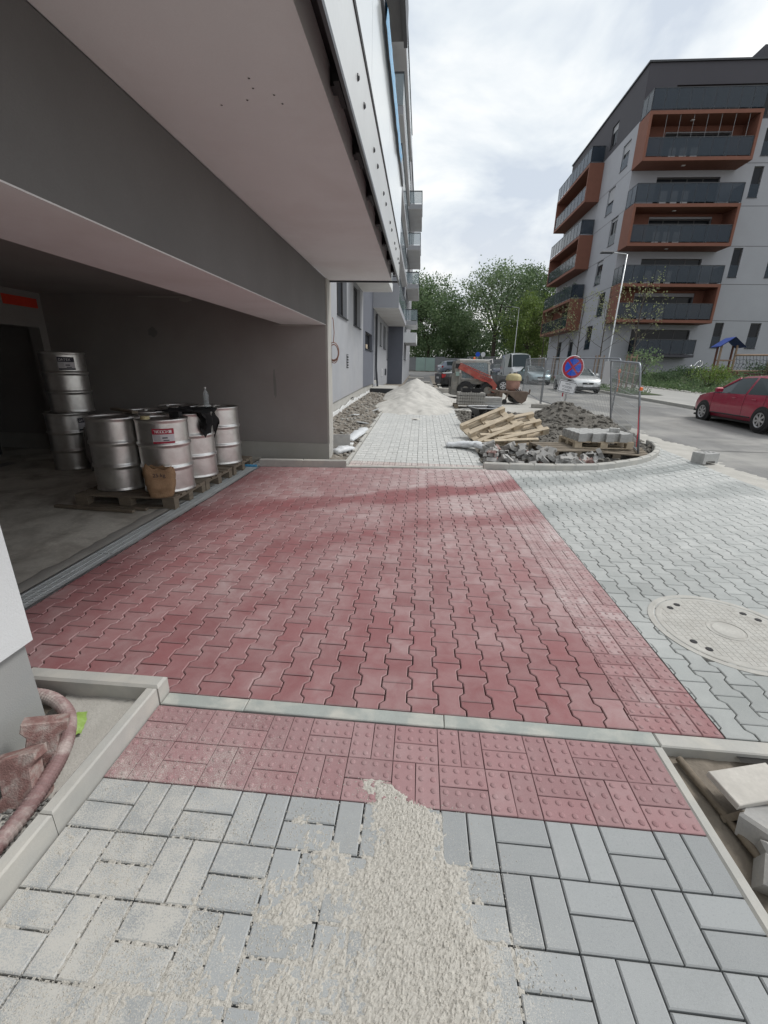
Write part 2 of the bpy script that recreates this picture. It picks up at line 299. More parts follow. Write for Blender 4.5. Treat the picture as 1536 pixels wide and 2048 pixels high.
# ------------------------------------------------------------------ mesh helpers
def link(o, parent=None, name=None):
    COL.objects.link(o)
    if parent: o.parent = parent
    return o
class MB:
    def __init__(s): s.v = []; s.f = []; s.mi = []; s.rim = {}
    def add(s, vs, fs, mi=0, X=None):
        b = len(s.v)
        s.v += [tuple(X @ Vector(p)) if X else tuple(p) for p in vs]
        s.f += [tuple(i+b for i in f) for f in fs]; s.mi += [mi]*len(fs)
        return s
    def box(s, x0, x1, y0, y1, z0, z1, mi=0, X=None):
        return s.add([(x0,y0,z0),(x1,y0,z0),(x1,y1,z0),(x0,y1,z0),(x0,y0,z1),(x1,y0,z1),(x1,y1,z1),(x0,y1,z1)],
              [(0,3,2,1),(4,5,6,7),(0,1,5,4),(1,2,6,5),(2,3,7,6),(3,0,4,7)], mi, X)
    def cbox(s, x0, x1, y0, y1, z0, z1, c=.005, mi=0, X=None):
        """box with chamfered top edges"""
        return s.prism([(x0,y0),(x1,y0),(x1,y1),(x0,y1)], z0, z1, c, mi, X)
    def prism(s, poly, z0, z1, c=0., mi=0, X=None):
        n = len(poly)
        if c <= 0:
            vs = [(x,y,z0) for x,y in poly]+[(x,y,z1) for x,y in poly]
            fs = [tuple(range(n-1,-1,-1)), tuple(range(n,2*n))]+[(i,(i+1)%n,n+(i+1)%n,n+i) for i in range(n)]
            return s.add(vs, fs, mi, X)
        ins = inset(poly, c)
        vs = [(x,y,z0) for x,y in poly]+[(x,y,z1-c) for x,y in poly]+[(x,y,z1) for x,y in ins]
        fs = [tuple(range(2*n,3*n))]
        for k in (0, n): fs += [(k+i,k+(i+1)%n,k+n+(i+1)%n,k+n+i) for i in range(n)]
        f0 = len(s.f)
        for i in range(n): s.rim[f0+1+n+i] = 1.
        return s.add(vs, fs, mi, X)
    def tube(s, pts, r, n=8, closed=False, mi=0, caps=True, X=None):
        pts = [Vector(p) for p in pts]; k = len(pts); rs = r if isinstance(r, (list, tuple)) else [r]*k
        vs = []; prev = None
        for i, p in enumerate(pts):
            a = pts[(i-1) % k] if (closed or i > 0) else p; b = pts[(i+1) % k] if (closed or i < k-1) else p
            t = (b-a).normalized() if (b-a).length > 1e-9 else Vector((0,0,1))
            if prev is None:
                u = t.orthogonal().normalized()
            else:
                u = prev - t*prev.dot(t)
                u = u.normalized() if u.length > 1e-6 else t.orthogonal().normalized()
            prev = u; w = t.cross(u)
            for j in range(n):
                an = 2*pi*j/n; vs.append(p+(u*math.cos(an)+w*math.sin(an))*rs[i])
        fs = []
        for i in range(k if closed else k-1):
            i2 = (i+1) % k
            for j in range(n): fs.append((i*n+j, i*n+(j+1) % n, i2*n+(j+1) % n, i2*n+j))
        if caps and not closed: fs += [tuple(range(n-1,-1,-1)), tuple(range((k-1)*n, k*n))]
        return s.add(vs, fs, mi, X)
    def lathe(s, prof, n=20, mi=0, X=None, a0=0., a1=2*pi):
        full = abs(a1-a0-2*pi) < 1e-6; cnt = n if full else n+1
        vs = []; k = len(prof)
        for i in range(cnt):
            an = a0+(a1-a0)*i/n; c_, s_ = math.cos(an), math.sin(an)
            vs += [(r*c_, r*s_, z) for r, z in prof]
        fs = []
        for i in range(n):
            i2 = (i+1) % cnt
            for j in range(k-1): fs.append((i*k+j, i2*k+j, i2*k+j+1, i*k+j+1))
        return s.add(vs, fs, mi, X)
    def bar(s, a, b, w, h, mi=0, up=(0,0,1)):
        """rectangular bar from a to b"""
        a, b = Vector(a), Vector(b); t = (b-a).normalized(); u = Vector(up); sd = t.cross(u)
        if sd.length < 1e-6: sd = t.orthogonal()
        sd.normalize(); u = sd.cross(t)
        vs = []
        for p in (a, b):
            for i, j in ((-1,-1),(1,-1),(1,1),(-1,1)): vs.append(p+sd*i*w/2+u*j*h/2)
        return s.add(vs, [(0,3,2,1),(4,5,6,7),(0,1,5,4),(1,2,6,5),(2,3,7,6),(3,0,4,7)], mi)
    def mesh(s, name, mats, smooth=False):
        me = bpy.data.meshes.new(name); me.from_pydata([tuple(p) for p in s.v], [], s.f)
        for mt in (mats if isinstance(mats, (list, tuple)) else [mats]): me.materials.append(mt)
        if s.rim and len(me.polygons) == len(s.f):
            at = me.attributes.new('rim', 'FLOAT', 'FACE'); at.data.foreach_set('value', [s.rim.get(i, 0.) for i in range(len(s.f))])
        if any(s.mi): me.polygons.foreach_set('material_index', s.mi)
        if smooth: me.polygons.foreach_set('use_smooth', [True]*len(me.polygons))
        me.update(); return me
    def build(s, name, mats, parent=None, world=False, loc=None, smooth=False):
        if world and parent:
            off = parent.location
            q = parent
            while q.parent: q = q.parent; off = off+q.location
            s.v = [(p[0]-off[0], p[1]-off[1], p[2]-off[2]) for p in s.v]
        o = bpy.data.objects.new(name, s.mesh(name, mats, smooth))
        if loc: o.location = loc
        return link(o, parent)
def inset(poly, c):
    n = len(poly); out = []
    for i in range(n):
        p0, p1, p2 = Vector(poly[i-1]), Vector(poly[i]), Vector(poly[(i+1) % n])
        d1, d2 = (p1-p0), (p2-p1)
        if d1.length < 1e-7 or d2.length < 1e-7: out.append(tuple(p1)); continue
        d1.normalize(); d2.normalize()
        n1_, n2_ = Vector((-d1.y, d1.x)), Vector((-d2.y, d2.x)); b = n1_+n2_
        if b.length < .2: out.append(tuple(p1)); continue
        b.normalize(); k = c/max(.4, b.dot(n1_)); out.append(tuple(p1+b*k))
    return out
def clip(poly, nx, ny, c):
    """keep nx*x+ny*y <= c"""
    out = []; n = len(poly)
    for i in range(n):
        a, b = poly[i], poly[(i+1) % n]; da = nx*a[0]+ny*a[1]-c; db = nx*b[0]+ny*b[1]-c
        if da <= 0: out.append(a)
        if (da < 0 < db) or (db < 0 < da):
            t = da/(da-db); out.append((a[0]+(b[0]-a[0])*t, a[1]+(b[1]-a[1])*t))
    res = []
    for p in out:
        if not res or (abs(p[0]-res[-1][0])+abs(p[1]-res[-1][1])) > 1e-5: res.append(p)
    if len(res) > 1 and (abs(res[0][0]-res[-1][0])+abs(res[0][1]-res[-1][1])) < 1e-5: res.pop()
    return res
def area(poly): return sum(poly[i-1][0]*poly[i][1]-poly[i][0]*poly[i-1][1] for i in range(len(poly)))/2
def tag(o, label=None, cat=None, group=None, kind=None):
    if label: o['label'] = label
    if cat: o['category'] = cat
    if group: o['group'] = group
    if kind: o['kind'] = kind
    return o
def empty(name, loc=(0,0,0), rz=0., rot=None):
    o = bpy.data.objects.new(name, None); o.location = loc; o.rotation_euler = rot if rot else (0,0,rz)
    o.empty_display_size = .1; COL.objects.link(o); return o
def thing(name, label, cat, loc=(0,0,0), rz=0., group=None, rot=None):
    return tag(empty(name, loc, rz, rot), label, cat, group)
def copy_tree(o, parent=None):
    c = o.copy(); COL.objects.link(c); c.parent = parent
    for ch in [x for x in bpy.data.objects if x.parent == o]: copy_tree(ch, c)
    return c
def inst(name, me, parent=None, loc=(0,0,0), rot=(0,0,0), sc=None):
    o = bpy.data.objects.new(name, me); o.location = loc; o.rotation_euler = rot
    if sc: o.scale = sc
    return link(o, parent)
def text_mesh(txt, size, mat, name, parent, X, extrude=.0006, align='CENTER'):
    cu = bpy.data.curves.new(name, 'FONT'); cu.body = txt; cu.size = size; cu.extrude = extrude; cu.align_x = align; cu.align_y = 'CENTER'
    t = bpy.data.objects.new(name, cu); COL.objects.link(t)
    dg = bpy.context.evaluated_depsgraph_get(); me = bpy.data.meshes.new_from_object(t.evaluated_get(dg))
    bpy.data.objects.remove(t); me.transform(X); me.materials.clear(); me.materials.append(mat)
    return link(bpy.data.objects.new(name, me), parent)
def TR(x, y, z): return Matrix.Translation((x, y, z))
def RZ(a): return Matrix.Rotation(a, 4, 'Z')
def RX(a): return Matrix.Rotation(a, 4, 'X')
def RY(a): return Matrix.Rotation(a, 4, 'Y')
Y_RISE, Y_MID, Y_TOP = 7.3, 15.5, 70.
def zt(y):
    y = min(max(y, Y_RISE), Y_TOP)
    return .031*(min(y, Y_MID)-Y_RISE)+.0153*(max(y, Y_MID)-Y_MID)
def fbm(x, y, z=0., o=4): return noise.fractal(Vector((x, y, z)), 1.0, 2.0, o)
def sheet(name, mat, xl, xr, ys, dz, kind='structure', parent=None):
    """a strip of ground following the rise; xl, xr may be functions of y"""
    fx = (lambda q: (lambda y: q)) ; gl = xl if callable(xl) else fx(xl); gr = xr if callable(xr) else fx(xr)
    b = MB()
    for i, y in enumerate(ys): b.v += [(gl(y), y, zt(y)+dz), (gr(y), y, zt(y)+dz)]
    b.f = [(2*i, 2*i+1, 2*i+3, 2*i+2) for i in range(len(ys)-1)]; b.mi = [0]*len(b.f)
    o = b.build(name, mat, parent)
    if kind and not parent: tag(o, kind=kind)
    return o
def heightfield(name, mat, x0, x1, y0, y1, step, fn, keep=None, smooth=True):
    """fn(x, y) -> z ; quads whose four corners all fail keep() are left out"""
    nx = max(2, int((x1-x0)/step)+1); ny = max(2, int((y1-y0)/step)+1); b = MB(); ok = []
    for j in range(ny):
        for i in range(nx):
            x = x0+(x1-x0)*i/(nx-1); y = y0+(y1-y0)*j/(ny-1); b.v.append((x, y, fn(x, y)))
            ok.append(keep(x, y) if keep else True)
    for j in range(ny-1):
        for i in range(nx-1):
            q = (j*nx+i, j*nx+i+1, (j+1)*nx+i+1, (j+1)*nx+i)
            if keep is None or any(ok[k] for k in q): b.f.append(q)
    used = sorted({i for f in b.f for i in f}); mp = {k: i for i, k in enumerate(used)}
    b.v = [b.v[k] for k in used]; b.f = [tuple(mp[i] for i in f) for f in b.f]; b.mi = [0]*len(b.f)
    return b.build(name, mat, smooth=smooth)
# ================================================================== THE GROUND
def frange(a, b, n): return [a+(b-a)*i/n for i in range(n+1)]
YS = [-120, -20, 0, Y_RISE, 12, Y_MID, 30, 45, Y_TOP, 140, 320]
sheet('ground', M['ground'], -220, 260, YS, -.08)
KX = [(1.15, 7.38), (2.14, 7.42), (3.06, 7.57), (3.67, 7.89), (4.14, 8.20), (4.66, 8.72), (5.08, 9.40), (5.30, 10.05), (5.32, 10.6)]
def ycurve(x):
    if x <= KX[0][0]: return KX[0][1]-(KX[0][0]-x)*.10
    for (a, b), (c, d) in zip(KX, KX[1:]):
        if c > a and x <= c: return b+(d-b)*(x-a)/(c-a)
    return 99.
road = sheet('road', M['asphalt'], 4.9, 11.05, [-60, -10, 0, 4, Y_RISE, 10, Y_MID, 20, 30, 38, 52, Y_TOP, 110], -.035)
sheet('road_branch', M['asphalt_old'], -12, 4.9, [50.5, 60, 69], -.045)
sheet('sidewalk', M['pavement'], 11.2, 16.9, [-60, 0, Y_RISE, Y_MID, 20, 26, 31, 38, 52, Y_TOP, 110], .07)
rk = tag(empty('road_kerb', (11.12, 0, 0)), kind='structure')
kmesh = MB().cbox(-.08, .08, -.495, .495, -.2, .10, .015).mesh('kerb_stone', M['kerb'])
for i in range(2, 62):
    y = i+.5; inst('kerb_stone', kmesh, rk, (0, y, zt(y)), (0.0153 if Y_MID < y else .031 if Y_RISE < y else 0, 0, 0))
# tar seam across the road and the dust that has drifted off the new paving
sheet('road_seam', M['asphalt_old'], 5.5, 11.0, [9.86, 9.93], -.0305)
def dustf(x, y):
    edge = min((x-5.02)/.25, (6.15+.35*fbm(x*.9, y*.9)-x)/.45, 1.)
    return zt(y)-.040+.020*max(-.4, min(1., edge))+.006*fbm(x*9, y*9)
tag(heightfield('dust_drift', M['dust'], 5.0, 6.9, 3.2, 13.5, .07, dustf), kind='structure')

# ---------------------------------------------------------------- interlocking pavers
def hpoly(cx, cy, g=.0032):
    W, n_, L_ = .0825-g, .0575-g, .1-g
    return [(cx+x, cy+y) for x, y in ((-W,-L_),(W,-L_),(W,-.0615),(n_,-.0385),(n_,.0385),(W,.0615),(W,L_),(-W,L_),(-W,.0615),(-n_,.0385),(-n_,-.0385),(-W,-.0615))]
HZ0 = -.045
hmesh = {}
def hm(mat):
    if mat not in hmesh: hmesh[mat] = MB().prism(hpoly(0, 0), HZ0, 0., .0045).mesh('paver', M[mat])
    return hmesh[mat]
def lay_interlocking(root, mat, x0, x1, y0, far, keep, limits):
    """columns of dog-bone blocks, each column shifted half a block; border blocks are cut to the edge"""
    cells = []
    nc = int((x1-x0)/.14)+2
    for i in range(-1, nc+1):
        cx = x0+.07+.14*i; off = .1 if i % 2 else 0.
        for j in range(-1, 60):
            cy = y0+.1+.2*j-off
            if cy > far(cx)+.12: break
            if not keep(cx, cy): continue
            poly = hpoly(cx, cy); full = True
            for (nx, ny, c) in limits:
                if all(nx*p[0]+ny*p[1] <= c+1e-6 for p in poly): continue
                full = False; poly = clip(poly, nx, ny, c)
                if len(poly) < 3: break
            if len(poly) < 3 or area(poly) < .00006: continue
            v = in_view((cx, cy, 0)); cells.append(((Vector((cx, cy, 0))-CAM).length+(0 if v else 50), cx, cy, poly, full))
    cells.sort(key=lambda c: c[0]); rest = MB()
    for k, (d, cx, cy, poly, full) in enumerate(cells):
        dz = rnd.uniform(-.0016, .0016)
        if k < 298:
            me = hm(mat) if full else MB().prism([(x-cx, y-cy) for x, y in poly], HZ0, 0., .0035 if area(poly) > .003 else 0.).mesh('paver', M[mat])
            inst('paver', me, root, (cx-root.location.x, cy-root.location.y, zt(cy)+dz), (rnd.gauss(0, .004), rnd.gauss(0, .005), rnd.gauss(0, .003)))
        else: rest.prism(poly, HZ0+zt(cy), zt(cy)+dz, .0045 if area(poly) > .003 else 0.)
    if rest.v: tag(rest.build('paver_field', M[mat], root, world=True), kind='stuff')
    return len(cells)
FAR_LINE = lambda x: 7.06+.118*(x+1.18)
red = tag(MB().prism([(-2.66, 1.70), (1.135, 1.70), (1.135, 7.5), (-2.66, 7.2)], -.2, -.021).build('red_paving', M['bed'], loc=(0, 0, 0)), kind='structure')
lay_interlocking(red, 'red_paver', -2.645, 1.135, 1.722, FAR_LINE, lambda x, y: True,
                 [(-1, 0, 2.640), (1, 0, 1.131), (0, -1, -1.722), (-.118, 1, 7.06+.118*1.18-.004)])
bedm = MB()
gx = [1.531]+frange(1.6, 5.3, 20)
poly = [(1.531, 1.60), (9, 1.60), (5.33, 3.0), (5.33, 10.5)]+[(x, y) for x, y in reversed(KX)]+[(1.531, 7.38)]
gp = MB()
gp.v = [(x, y, zt(y)-.021) for x in (1.531, 5.33) for y in (1.6, Y_RISE, 10.6)]
gp.f = [(0, 3, 4, 1), (1, 4, 5, 2)]; gp.mi = [0, 0]
grey = tag(gp.build('grey_paving', M['bed']), kind='structure')
MH = (2.15, 2.67)
lay_interlocking(grey, 'grey_paver', 1.535, 5.30, 1.716, lambda x: ycurve(x)-.0 if x < 5.3 else 10., lambda x, y: math.hypot(x-MH[0], y-MH[1]) > .37,
                 [(-1, 0, -1.534), (1, 0, 5.30), (0, -1, -1.716)])
# ---------------------------------------------------------------- rectangular pavers laid in pairs, and knobbed warning pavers
def slab_mesh(name, mat, knob=False, g=.0028, c=.004):
    mb = MB().cbox(-.1+g, .1-g, -.05+g, .05-g, -.05, 0., c)
    if knob:
        for ix in range(4):
            for iy in range(2):
                mb.lathe([(.0135, -.0005), (.0105, .003), (.006, .0046), (0.0005, .005)], 8, 0, TR(-.075+.05*ix, -.025+.05*iy, 0))
    return mb.mesh(name, M[mat], smooth=False)
walk_me = slab_mesh('paver', 'walk_paver'); tact_me = slab_mesh('warning_paver', 'red_tactile', True, .0016); tactn_me = slab_mesh('warning_paver', 'red_tactile_near', True, .0014, .002)
far_me = slab_mesh('paver', 'far_paver'); fart_me = slab_mesh('warning_paver', 'far_tactile', True)
def lay_pairs(root, x0, y0, ni, j0, j1, me_fn, name_fn, par=0, limit=10**9, stuff=None):
    cnt = 0; rest = MB()
    jobs = []
    for j in range(j0, j1):
        for i in range(ni):
            cx, cy = x0+.2*i+.1, y0+.2*j+.1
            for s in (-.05, .05):
                if (i+j+par) % 2 == 0: jobs.append((cx, cy+s, 0., j))
                else: jobs.append((cx+s, cy, pi/2, j))
    jobs.sort(key=lambda q: math.hypot(q[0], q[1])+(0 if in_view((q[0], q[1], 0), 120) else 30))
    for (x, y, a, j) in jobs:
        z = zt(y)+rnd.uniform(-.0012, .0012)
        if cnt < limit:
            inst(name_fn(j), me_fn(j), root, (x-root.location.x, y-root.location.y, z), (rnd.gauss(0, .003), rnd.gauss(0, .003), a+rnd.gauss(0, .004)))
        else: rest.cbox(-.0978, .0978, -.0478, .0478, -.05, 0., .004, 0, TR(x, y, z) @ RZ(a))
        cnt += 1
    if rest.v: tag(rest.build('paver_field', stuff, root, world=True), kind='stuff')
near = tag(MB().box(-1.255, 1.16, -.9, 1.64, -.2, -.021).build('near_footpath', M['bed']), kind='structure')
# cell (i+j) even lies crosswise; row j=5 ends on the tactile band (y = 1.229)
lay_pairs(near, -1.245, -.771, 12, 0, 12, lambda j: tactn_me if j >= 10 else walk_me, lambda j: 'warning_paver' if j >= 10 else 'paver', par=1)
strip = tag(MB().box(1.131, 1.532, 1.64, 7.45, -.2, -.022).build('warning_strip', M['bed']), kind='structure')
lay_pairs(strip, 1.132, 1.718, 2, 0, 28, lambda j: tact_me, lambda j: 'warning_paver', par=0)
fp = MB(); fp.v = [(x, y, zt(y)-.021) for x in (-1.22, 1.16) for y in (7.2, 24.5)]; fp.f = [(0, 2, 3, 1)]; fp.mi = [0]
farw = tag(fp.build('far_footpath', M['bed']), kind='structure')
lay_pairs(farw, -1.205, 7.40, 12, -1, 42, lambda j: fart_me if j < 1 else far_me, lambda j: 'warning_paver' if j < 1 else 'paver', limit=290, stuff=M['far_paver'])

# ---------------------------------------------------------------- kerbs
def kerb_run(root, pts, width, z0, z1, step, mat, c=.008, side=1, gap=.003):
    """individual kerb stones set along a polyline; width goes to the left of the direction for side=1"""
    seg = [(Vector(a), Vector(b_)) for a, b_ in zip(pts, pts[1:])]; line = []
    for a, b_ in seg:
        n_ = max(1, round((b_-a).length/step))
        for k in range(n_): line.append((a+(b_-a)*k/n_, a+(b_-a)*(k+1)/n_))
    for a, b_ in line:
        t = b_-a; L_ = t.length; an = math.atan2(t.y, t.x); y = (a.y+b_.y)/2
        y0_, y1_ = (0, width) if side > 0 else (-width, 0)
        me = MB().cbox(gap/2, L_-gap/2, y0_, y1_, z0, z1, c).mesh('kerb_stone', mat)
        inst('kerb_stone', me, root, (a.x-root.location.x, a.y-root.location.y, zt(y)+rnd.uniform(-.002, .002)), (0, 0, an+rnd.gauss(0, .002)))
k1 = tag(empty('near_flush_kerb', (0, 1.64, 0)), kind='structure')
kerb_run(k1, [(-1.243, 1.640), (-.81, 1.640)], .079, -.2, .003, 1., M['kerb_flush'], .004)
kerb_run(k1, [(-.81, 1.640), (1.19, 1.634)], .079, -.2, .003, 1., M['kerb_flush'], .004)
k2 = tag(empty('right_flush_kerb', (1.2, 1.63, 0)), kind='structure')
kerb_run(k2, [(1.193, 1.634), (6.2, 1.62)], .079, -.25, .002, 1., M['kerb'], .006)
k3 = tag(empty('footpath_edging_right', (1.15, 1.6, 0)), kind='structure')
kerb_run(k3, [(1.153, -.9), (1.153, 1.632)], .046, -.25, .006, 1., M['kerb'], .008, side=-1)
k4 = tag(empty('footpath_edging_left', (-1.25, 1.6, 0)), kind='structure')
kerb_run(k4, [(-1.250, -.9), (-1.250, 1.0), (-1.250, 1.640)], .052, -.25, .098, 1.6, M['kerb'], .007)
k5 = tag(empty('raised_kerb_left', (-1.25, 1.65, 0)), kind='structure')
kerb_run(k5, [(-1.99, 1.642), (-1.246, 1.646)], .084, -.25, .098, 1., M['kerb'], .012)
k6 = tag(empty('far_flush_kerb', (0, 7.1, 0)), kind='structure')
kerb_run(k6, [(-1.21, 7.056), (1.14, 7.334)], .085, -.2, .022, 1., M['kerb'], .008)
k7 = tag(empty('pillar_kerb', (-2, 7, 0)), kind='structure')
kerb_run(k7, [(-2.66, 6.885), (-1.205, 7.057)], .085, -.2, .12, .75, M['kerb'], .012)
k8 = tag(empty('corner_kerb', (3, 7.4, 0)), kind='structure')
def smooth_path(pts, n=6):
    out = []
    for i in range(len(pts)-1):
        p0, p1, p2, p3 = [Vector(pts[max(0, min(len(pts)-1, k))]) for k in (i-1, i, i+1, i+2)]
        for j in range(n):
            t = j/n; out.append(.5*((2*p1)+(p2-p0)*t+(2*p0-5*p1+4*p2-p3)*t*t+(3*p1-p0-3*p2+p3)*t**3))
    out.append(Vector(pts[-1])); return out
sp_ = smooth_path(KX, 8); acc = [sp_[0]]; run = 0.
for a, b_ in zip(sp_, sp_[1:]):
    run += (b_-a).length
    if run > .36: acc.append(b_); run = 0.
kerb_run(k8, [tuple(p) for p in acc], .10, -.2, .105, 9., M['kerb'], .018)
k9 = tag(empty('footpath_kerb', (-1.25, 12, 0)), kind='structure')
kerb_run(k9, [(-1.215, 7.16), (-1.215, 24.)], .06, -.2, .05, 1., M['kerb'], .008)

# ---------------------------------------------------------------- soil, sand and gravel
def site_keep(x, y): return y > ycurve(x)+.07
def site_z(x, y):
    z = zt(y)-.03+.05*fbm(x*1.7, y*1.7, 3.)+.04*fbm(x*5, y*5, 1.)+.02*fbm(x*13, y*13, 6.)
    for hx, hy, h, r in ((3.95, 12.7, .62, .85), (4.6, 11.6, .36, .7), (3.5, 11.2, .22, .8), (4.85, 13.6, .3, .6), (1.9, 13.6, .12, .8)):
        d = math.hypot(x-hx, (y-hy)*.8)/r
        if d < 2.2: z += h*math.exp(-d*d*1.3)*(1+.10*fbm(x*3, y*3, 7.))
    return z-.05*max(0, 1-(y-ycurve(x))/.35) if x < 5.32 else z-.02
soil = heightfield('dug_soil', M['soil'], 1.16, 5.6, 7.4, 15.5, .05, site_z, site_keep)
tag(soil, 'dug up brown soil with a heap inside the curved kerb', 'soil', kind='stuff')
def lump(mb, p, r, seed, mi=0, flat=.7):
    """irregular stone"""
    rr = random.Random(seed); vs = [(0, 0, 1), (0, 0, -1)]
    for k, zz in ((0, .45), (1, -.45)):
        for j in range(5):
            a = 2*pi*(j+k*.5)/5; vs.append((math.cos(a)*.88, math.sin(a)*.88, zz))
    X = TR(*p) @ RZ(rr.uniform(0, 6.28)) @ RX(rr.uniform(-.6, .6))
    vs = [X @ Vector((x*r*rr.uniform(.7, 1.2), y*r*rr.uniform(.6, 1.1), z*r*flat*rr.uniform(.7, 1.1))) for x, y, z in vs]
    fs = [(0, 2+j, 2+(j+1) % 5) for j in range(5)]+[(1, 7+(j+1) % 5, 7+j) for j in range(5)]
    for j in range(5): fs += [(2+j, 7+j, 2+(j+1) % 5), (2+(j+1) % 5, 7+j, 7+(j+1) % 5)]
    mb.add(vs, fs, mi)
cl = MB()
for k in range(2600):
    x, y = rnd.uniform(1.25, 5.3), rnd.uniform(7.7, 15.3)
    if not site_keep(x, y) or y < ycurve(x)+.2: continue
    lump(cl, (x, y, site_z(x, y)+.01), rnd.choice((.02, .03, .04, .07)), k)
tag(cl.build('soil_clods', M['soil']), 'clods and small stones scattered over the dug soil', 'clods', kind='stuff')
def lsoil(x, y): return zt(y)+.005+.05*fbm(x*3, y*3, 5.)+.03*fbm(x*9, y*9, 2.)+.10*max(0, (-1.6-x))
ls = heightfield('soil_strip', M['soil_rubble'], -2.56, -1.27, 7.6, 21.9, .05, lsoil)
tag(ls, 'rubbly soil strip between grey facade and sandy footpath', 'soil', kind='stuff')
cl = MB()
for k in range(1300):
    x, y = rnd.uniform(-2.5, -1.3), 7.9+13.5*rnd.random()**1.6
    lump(cl, (x, y, lsoil(x, y)+.01), rnd.choice((.02, .03, .04, .06)), k+5000, 0 if rnd.random() < .7 else 1)
tag(cl.build('rubble_stones', [M['soil_rubble'], M['concrete']]), 'small rubble stones along the foot of the facade', 'rubble', kind='stuff')
def lpit(x, y): return .004+.012*fbm(x*4, y*4, 1.)+.004*fbm(x*40, y*40)
tag(heightfield('sandy_pit', M['dust'], -1.75, -1.295, -.6, 1.65, .02, lambda x, y: lpit(x, y)), kind='structure')
gv = MB()
for k in range(2600):
    y = rnd.uniform(.2, 1.27); x = rnd.uniform(-1.66, -1.31)
    if y > 1.12+.1*fbm(x*9, 3): continue
    lump(gv, (x, y, lpit(x, y)+rnd.uniform(0, .012)), rnd.uniform(.004, .011), k+900)
tag(gv.build('gravel', M['gravel']), 'fine grey gravel under the ribbed hose by the wall', 'gravel', kind='stuff')
tag(heightfield('right_pit', M['ground'], 1.19, 2.6, -.6, 1.64, .03, lambda x, y: -.055+.015*fbm(x*5, y*5)-.10*max(0, 1.3-y)), kind='structure')

# sand tipped on the near footpath
def blob(x, y, bx, by, r): return 1-math.hypot(x-bx, y-by)/r
def spill_d(x, y):
    t = max(0., (1.315-y)/.75)
    f_ = math.sin(min(1., t/.26)*pi/2); cx = -.075+.10*f_+.05*t+.02*fbm(y*9, 3.); w = .035+.11*f_+.24*t
    core = 1.25*(1-abs(x-cx)/w) if y < 1.315 else -2
    pt = max(.40*blob(x, y, -.30, .98, .17), .5*blob(x, y, -.36, .84, .20), .62*blob(x, y, -.20, .76, .34), .36*blob(x, y, -.84, .66, .30), .38*blob(x, y, -.52, .60, .28), .25*blob(x, y, -.98, .86, .2),
             .6*blob(x, y, -.13, 1.30, .06))
    n_ = fbm(x*7, y*7, 4., 5)
    return max(core, pt)+.42*n_+.30*noise.noise(Vector((x*42, y*42, 2)))+.22*noise.noise(Vector((x*90, y*90, 5)))-.16
def spill_z(x, y):
    d = max(0., min(1., spill_d(x, y)*1.6))
    return -.003+.0075*d+d**.6*(.0030*noise.noise(Vector((x*70, y*70, 1)))+.0042*noise.noise(Vector((x*150, y*150, 9)))+.0026*noise.noise(Vector((x*260, y*260, 3))))
sand_o = heightfield('tipped_sand', M['sand'], -1.235, 1.0, .25, 1.36, .0048, spill_z, lambda x, y: spill_d(x, y) > .06, smooth=False)
tag(sand_o, 'pale sand tipped over the near footpath pavers', 'sand', kind='stuff')
gr = MB(); k = 0; tries = 0
while k < 30000 and tries < 240000:
    tries += 1
    x, y = rnd.uniform(-1.23, 1.05), rnd.uniform(.3, 1.5)
    d = spill_d(x, y)+.36*max(0., min(1., (-.05-x)/.45))*max(.2, min(1., (1.4-y)/.5))
    if d < -.62 or rnd.random() > .05+max(0, d+.45)*.8: continue
    s_ = rnd.choice((.0012, .0018, .0026, .0036) if d < .1 else (.0014, .002, .0028, .0036)); a = rnd.uniform(0, 6.28); z = max(0, spill_z(x, y))
    gr.add([(x+s_*math.cos(a+q), y+s_*math.sin(a+q), z-.0005) for q in (0, 2.1, 4.2)]+[(x, y, z+s_*.55)], [(0, 1, 3), (1, 2, 3), (2, 0, 3)]); k += 1
tag(gr.build('sand_grains', M['sand']), 'loose sand grains strewn over the near footpath', 'sand', kind='stuff')
# the two big heaps on the far footpath
def heap_z(x, y):
    z = zt(y)-.02
    e = -1.
    for hx, hy, h, rx, ry in ((-.30, 16.2, .54, 1.5, 2.6), (-.2, 20.2, .88, 1.75, 3.3)):
        d = math.hypot((x-hx)/rx, (y-hy)/ry); e = max(e, h*(1-d)**1.12 if d < 1 else -.2)
    dd_ = math.hypot((x-.1)/1.75, (y-17.6)/4.6); e = max(e, .13*(1-dd_))
    e += .06*fbm(x*1.5, y*1.2, 4.)+.028*fbm(x*5, y*5)
    return z+max(-.03, min(e, 2.))
tag(heightfield('sand_heap', M['sand_pile'], -1.6, 2.0, 12.8, 24.2, .06, heap_z, lambda x, y: heap_z(x, y) > zt(y)+.004), 'two merging heaps of pale sand on the far footpath', 'sand', kind='stuff')
# concrete pad under the loader and the dark path beyond the heaps
sheet('concrete_pad', M['slab'], 1.17, 5.35, [15.3, Y_MID, 26, 33], -.01)
sheet('far_path', M['asphalt_old'], -1.2, .85, [24.4, 36, 50], -.008)
sheet('far_verge', M['ground'], .85, 5.0, [33, 42, 50], -.012)
# garden
def gz(x, y): return zt(y)+.06+.95*max(0, min(1, (x-16.9)/5))*max(0, min(1., (y-22)/12)) + .05*fbm(x*.6, y*.6)
tag(heightfield('garden', M['grass'], 16.75, 60, 20, 46, .8, gz), kind='structure')
sheet('planting_island', M['grass'], 11.35, 13.2, [25.2, 28, 33, 38, 46], .10)
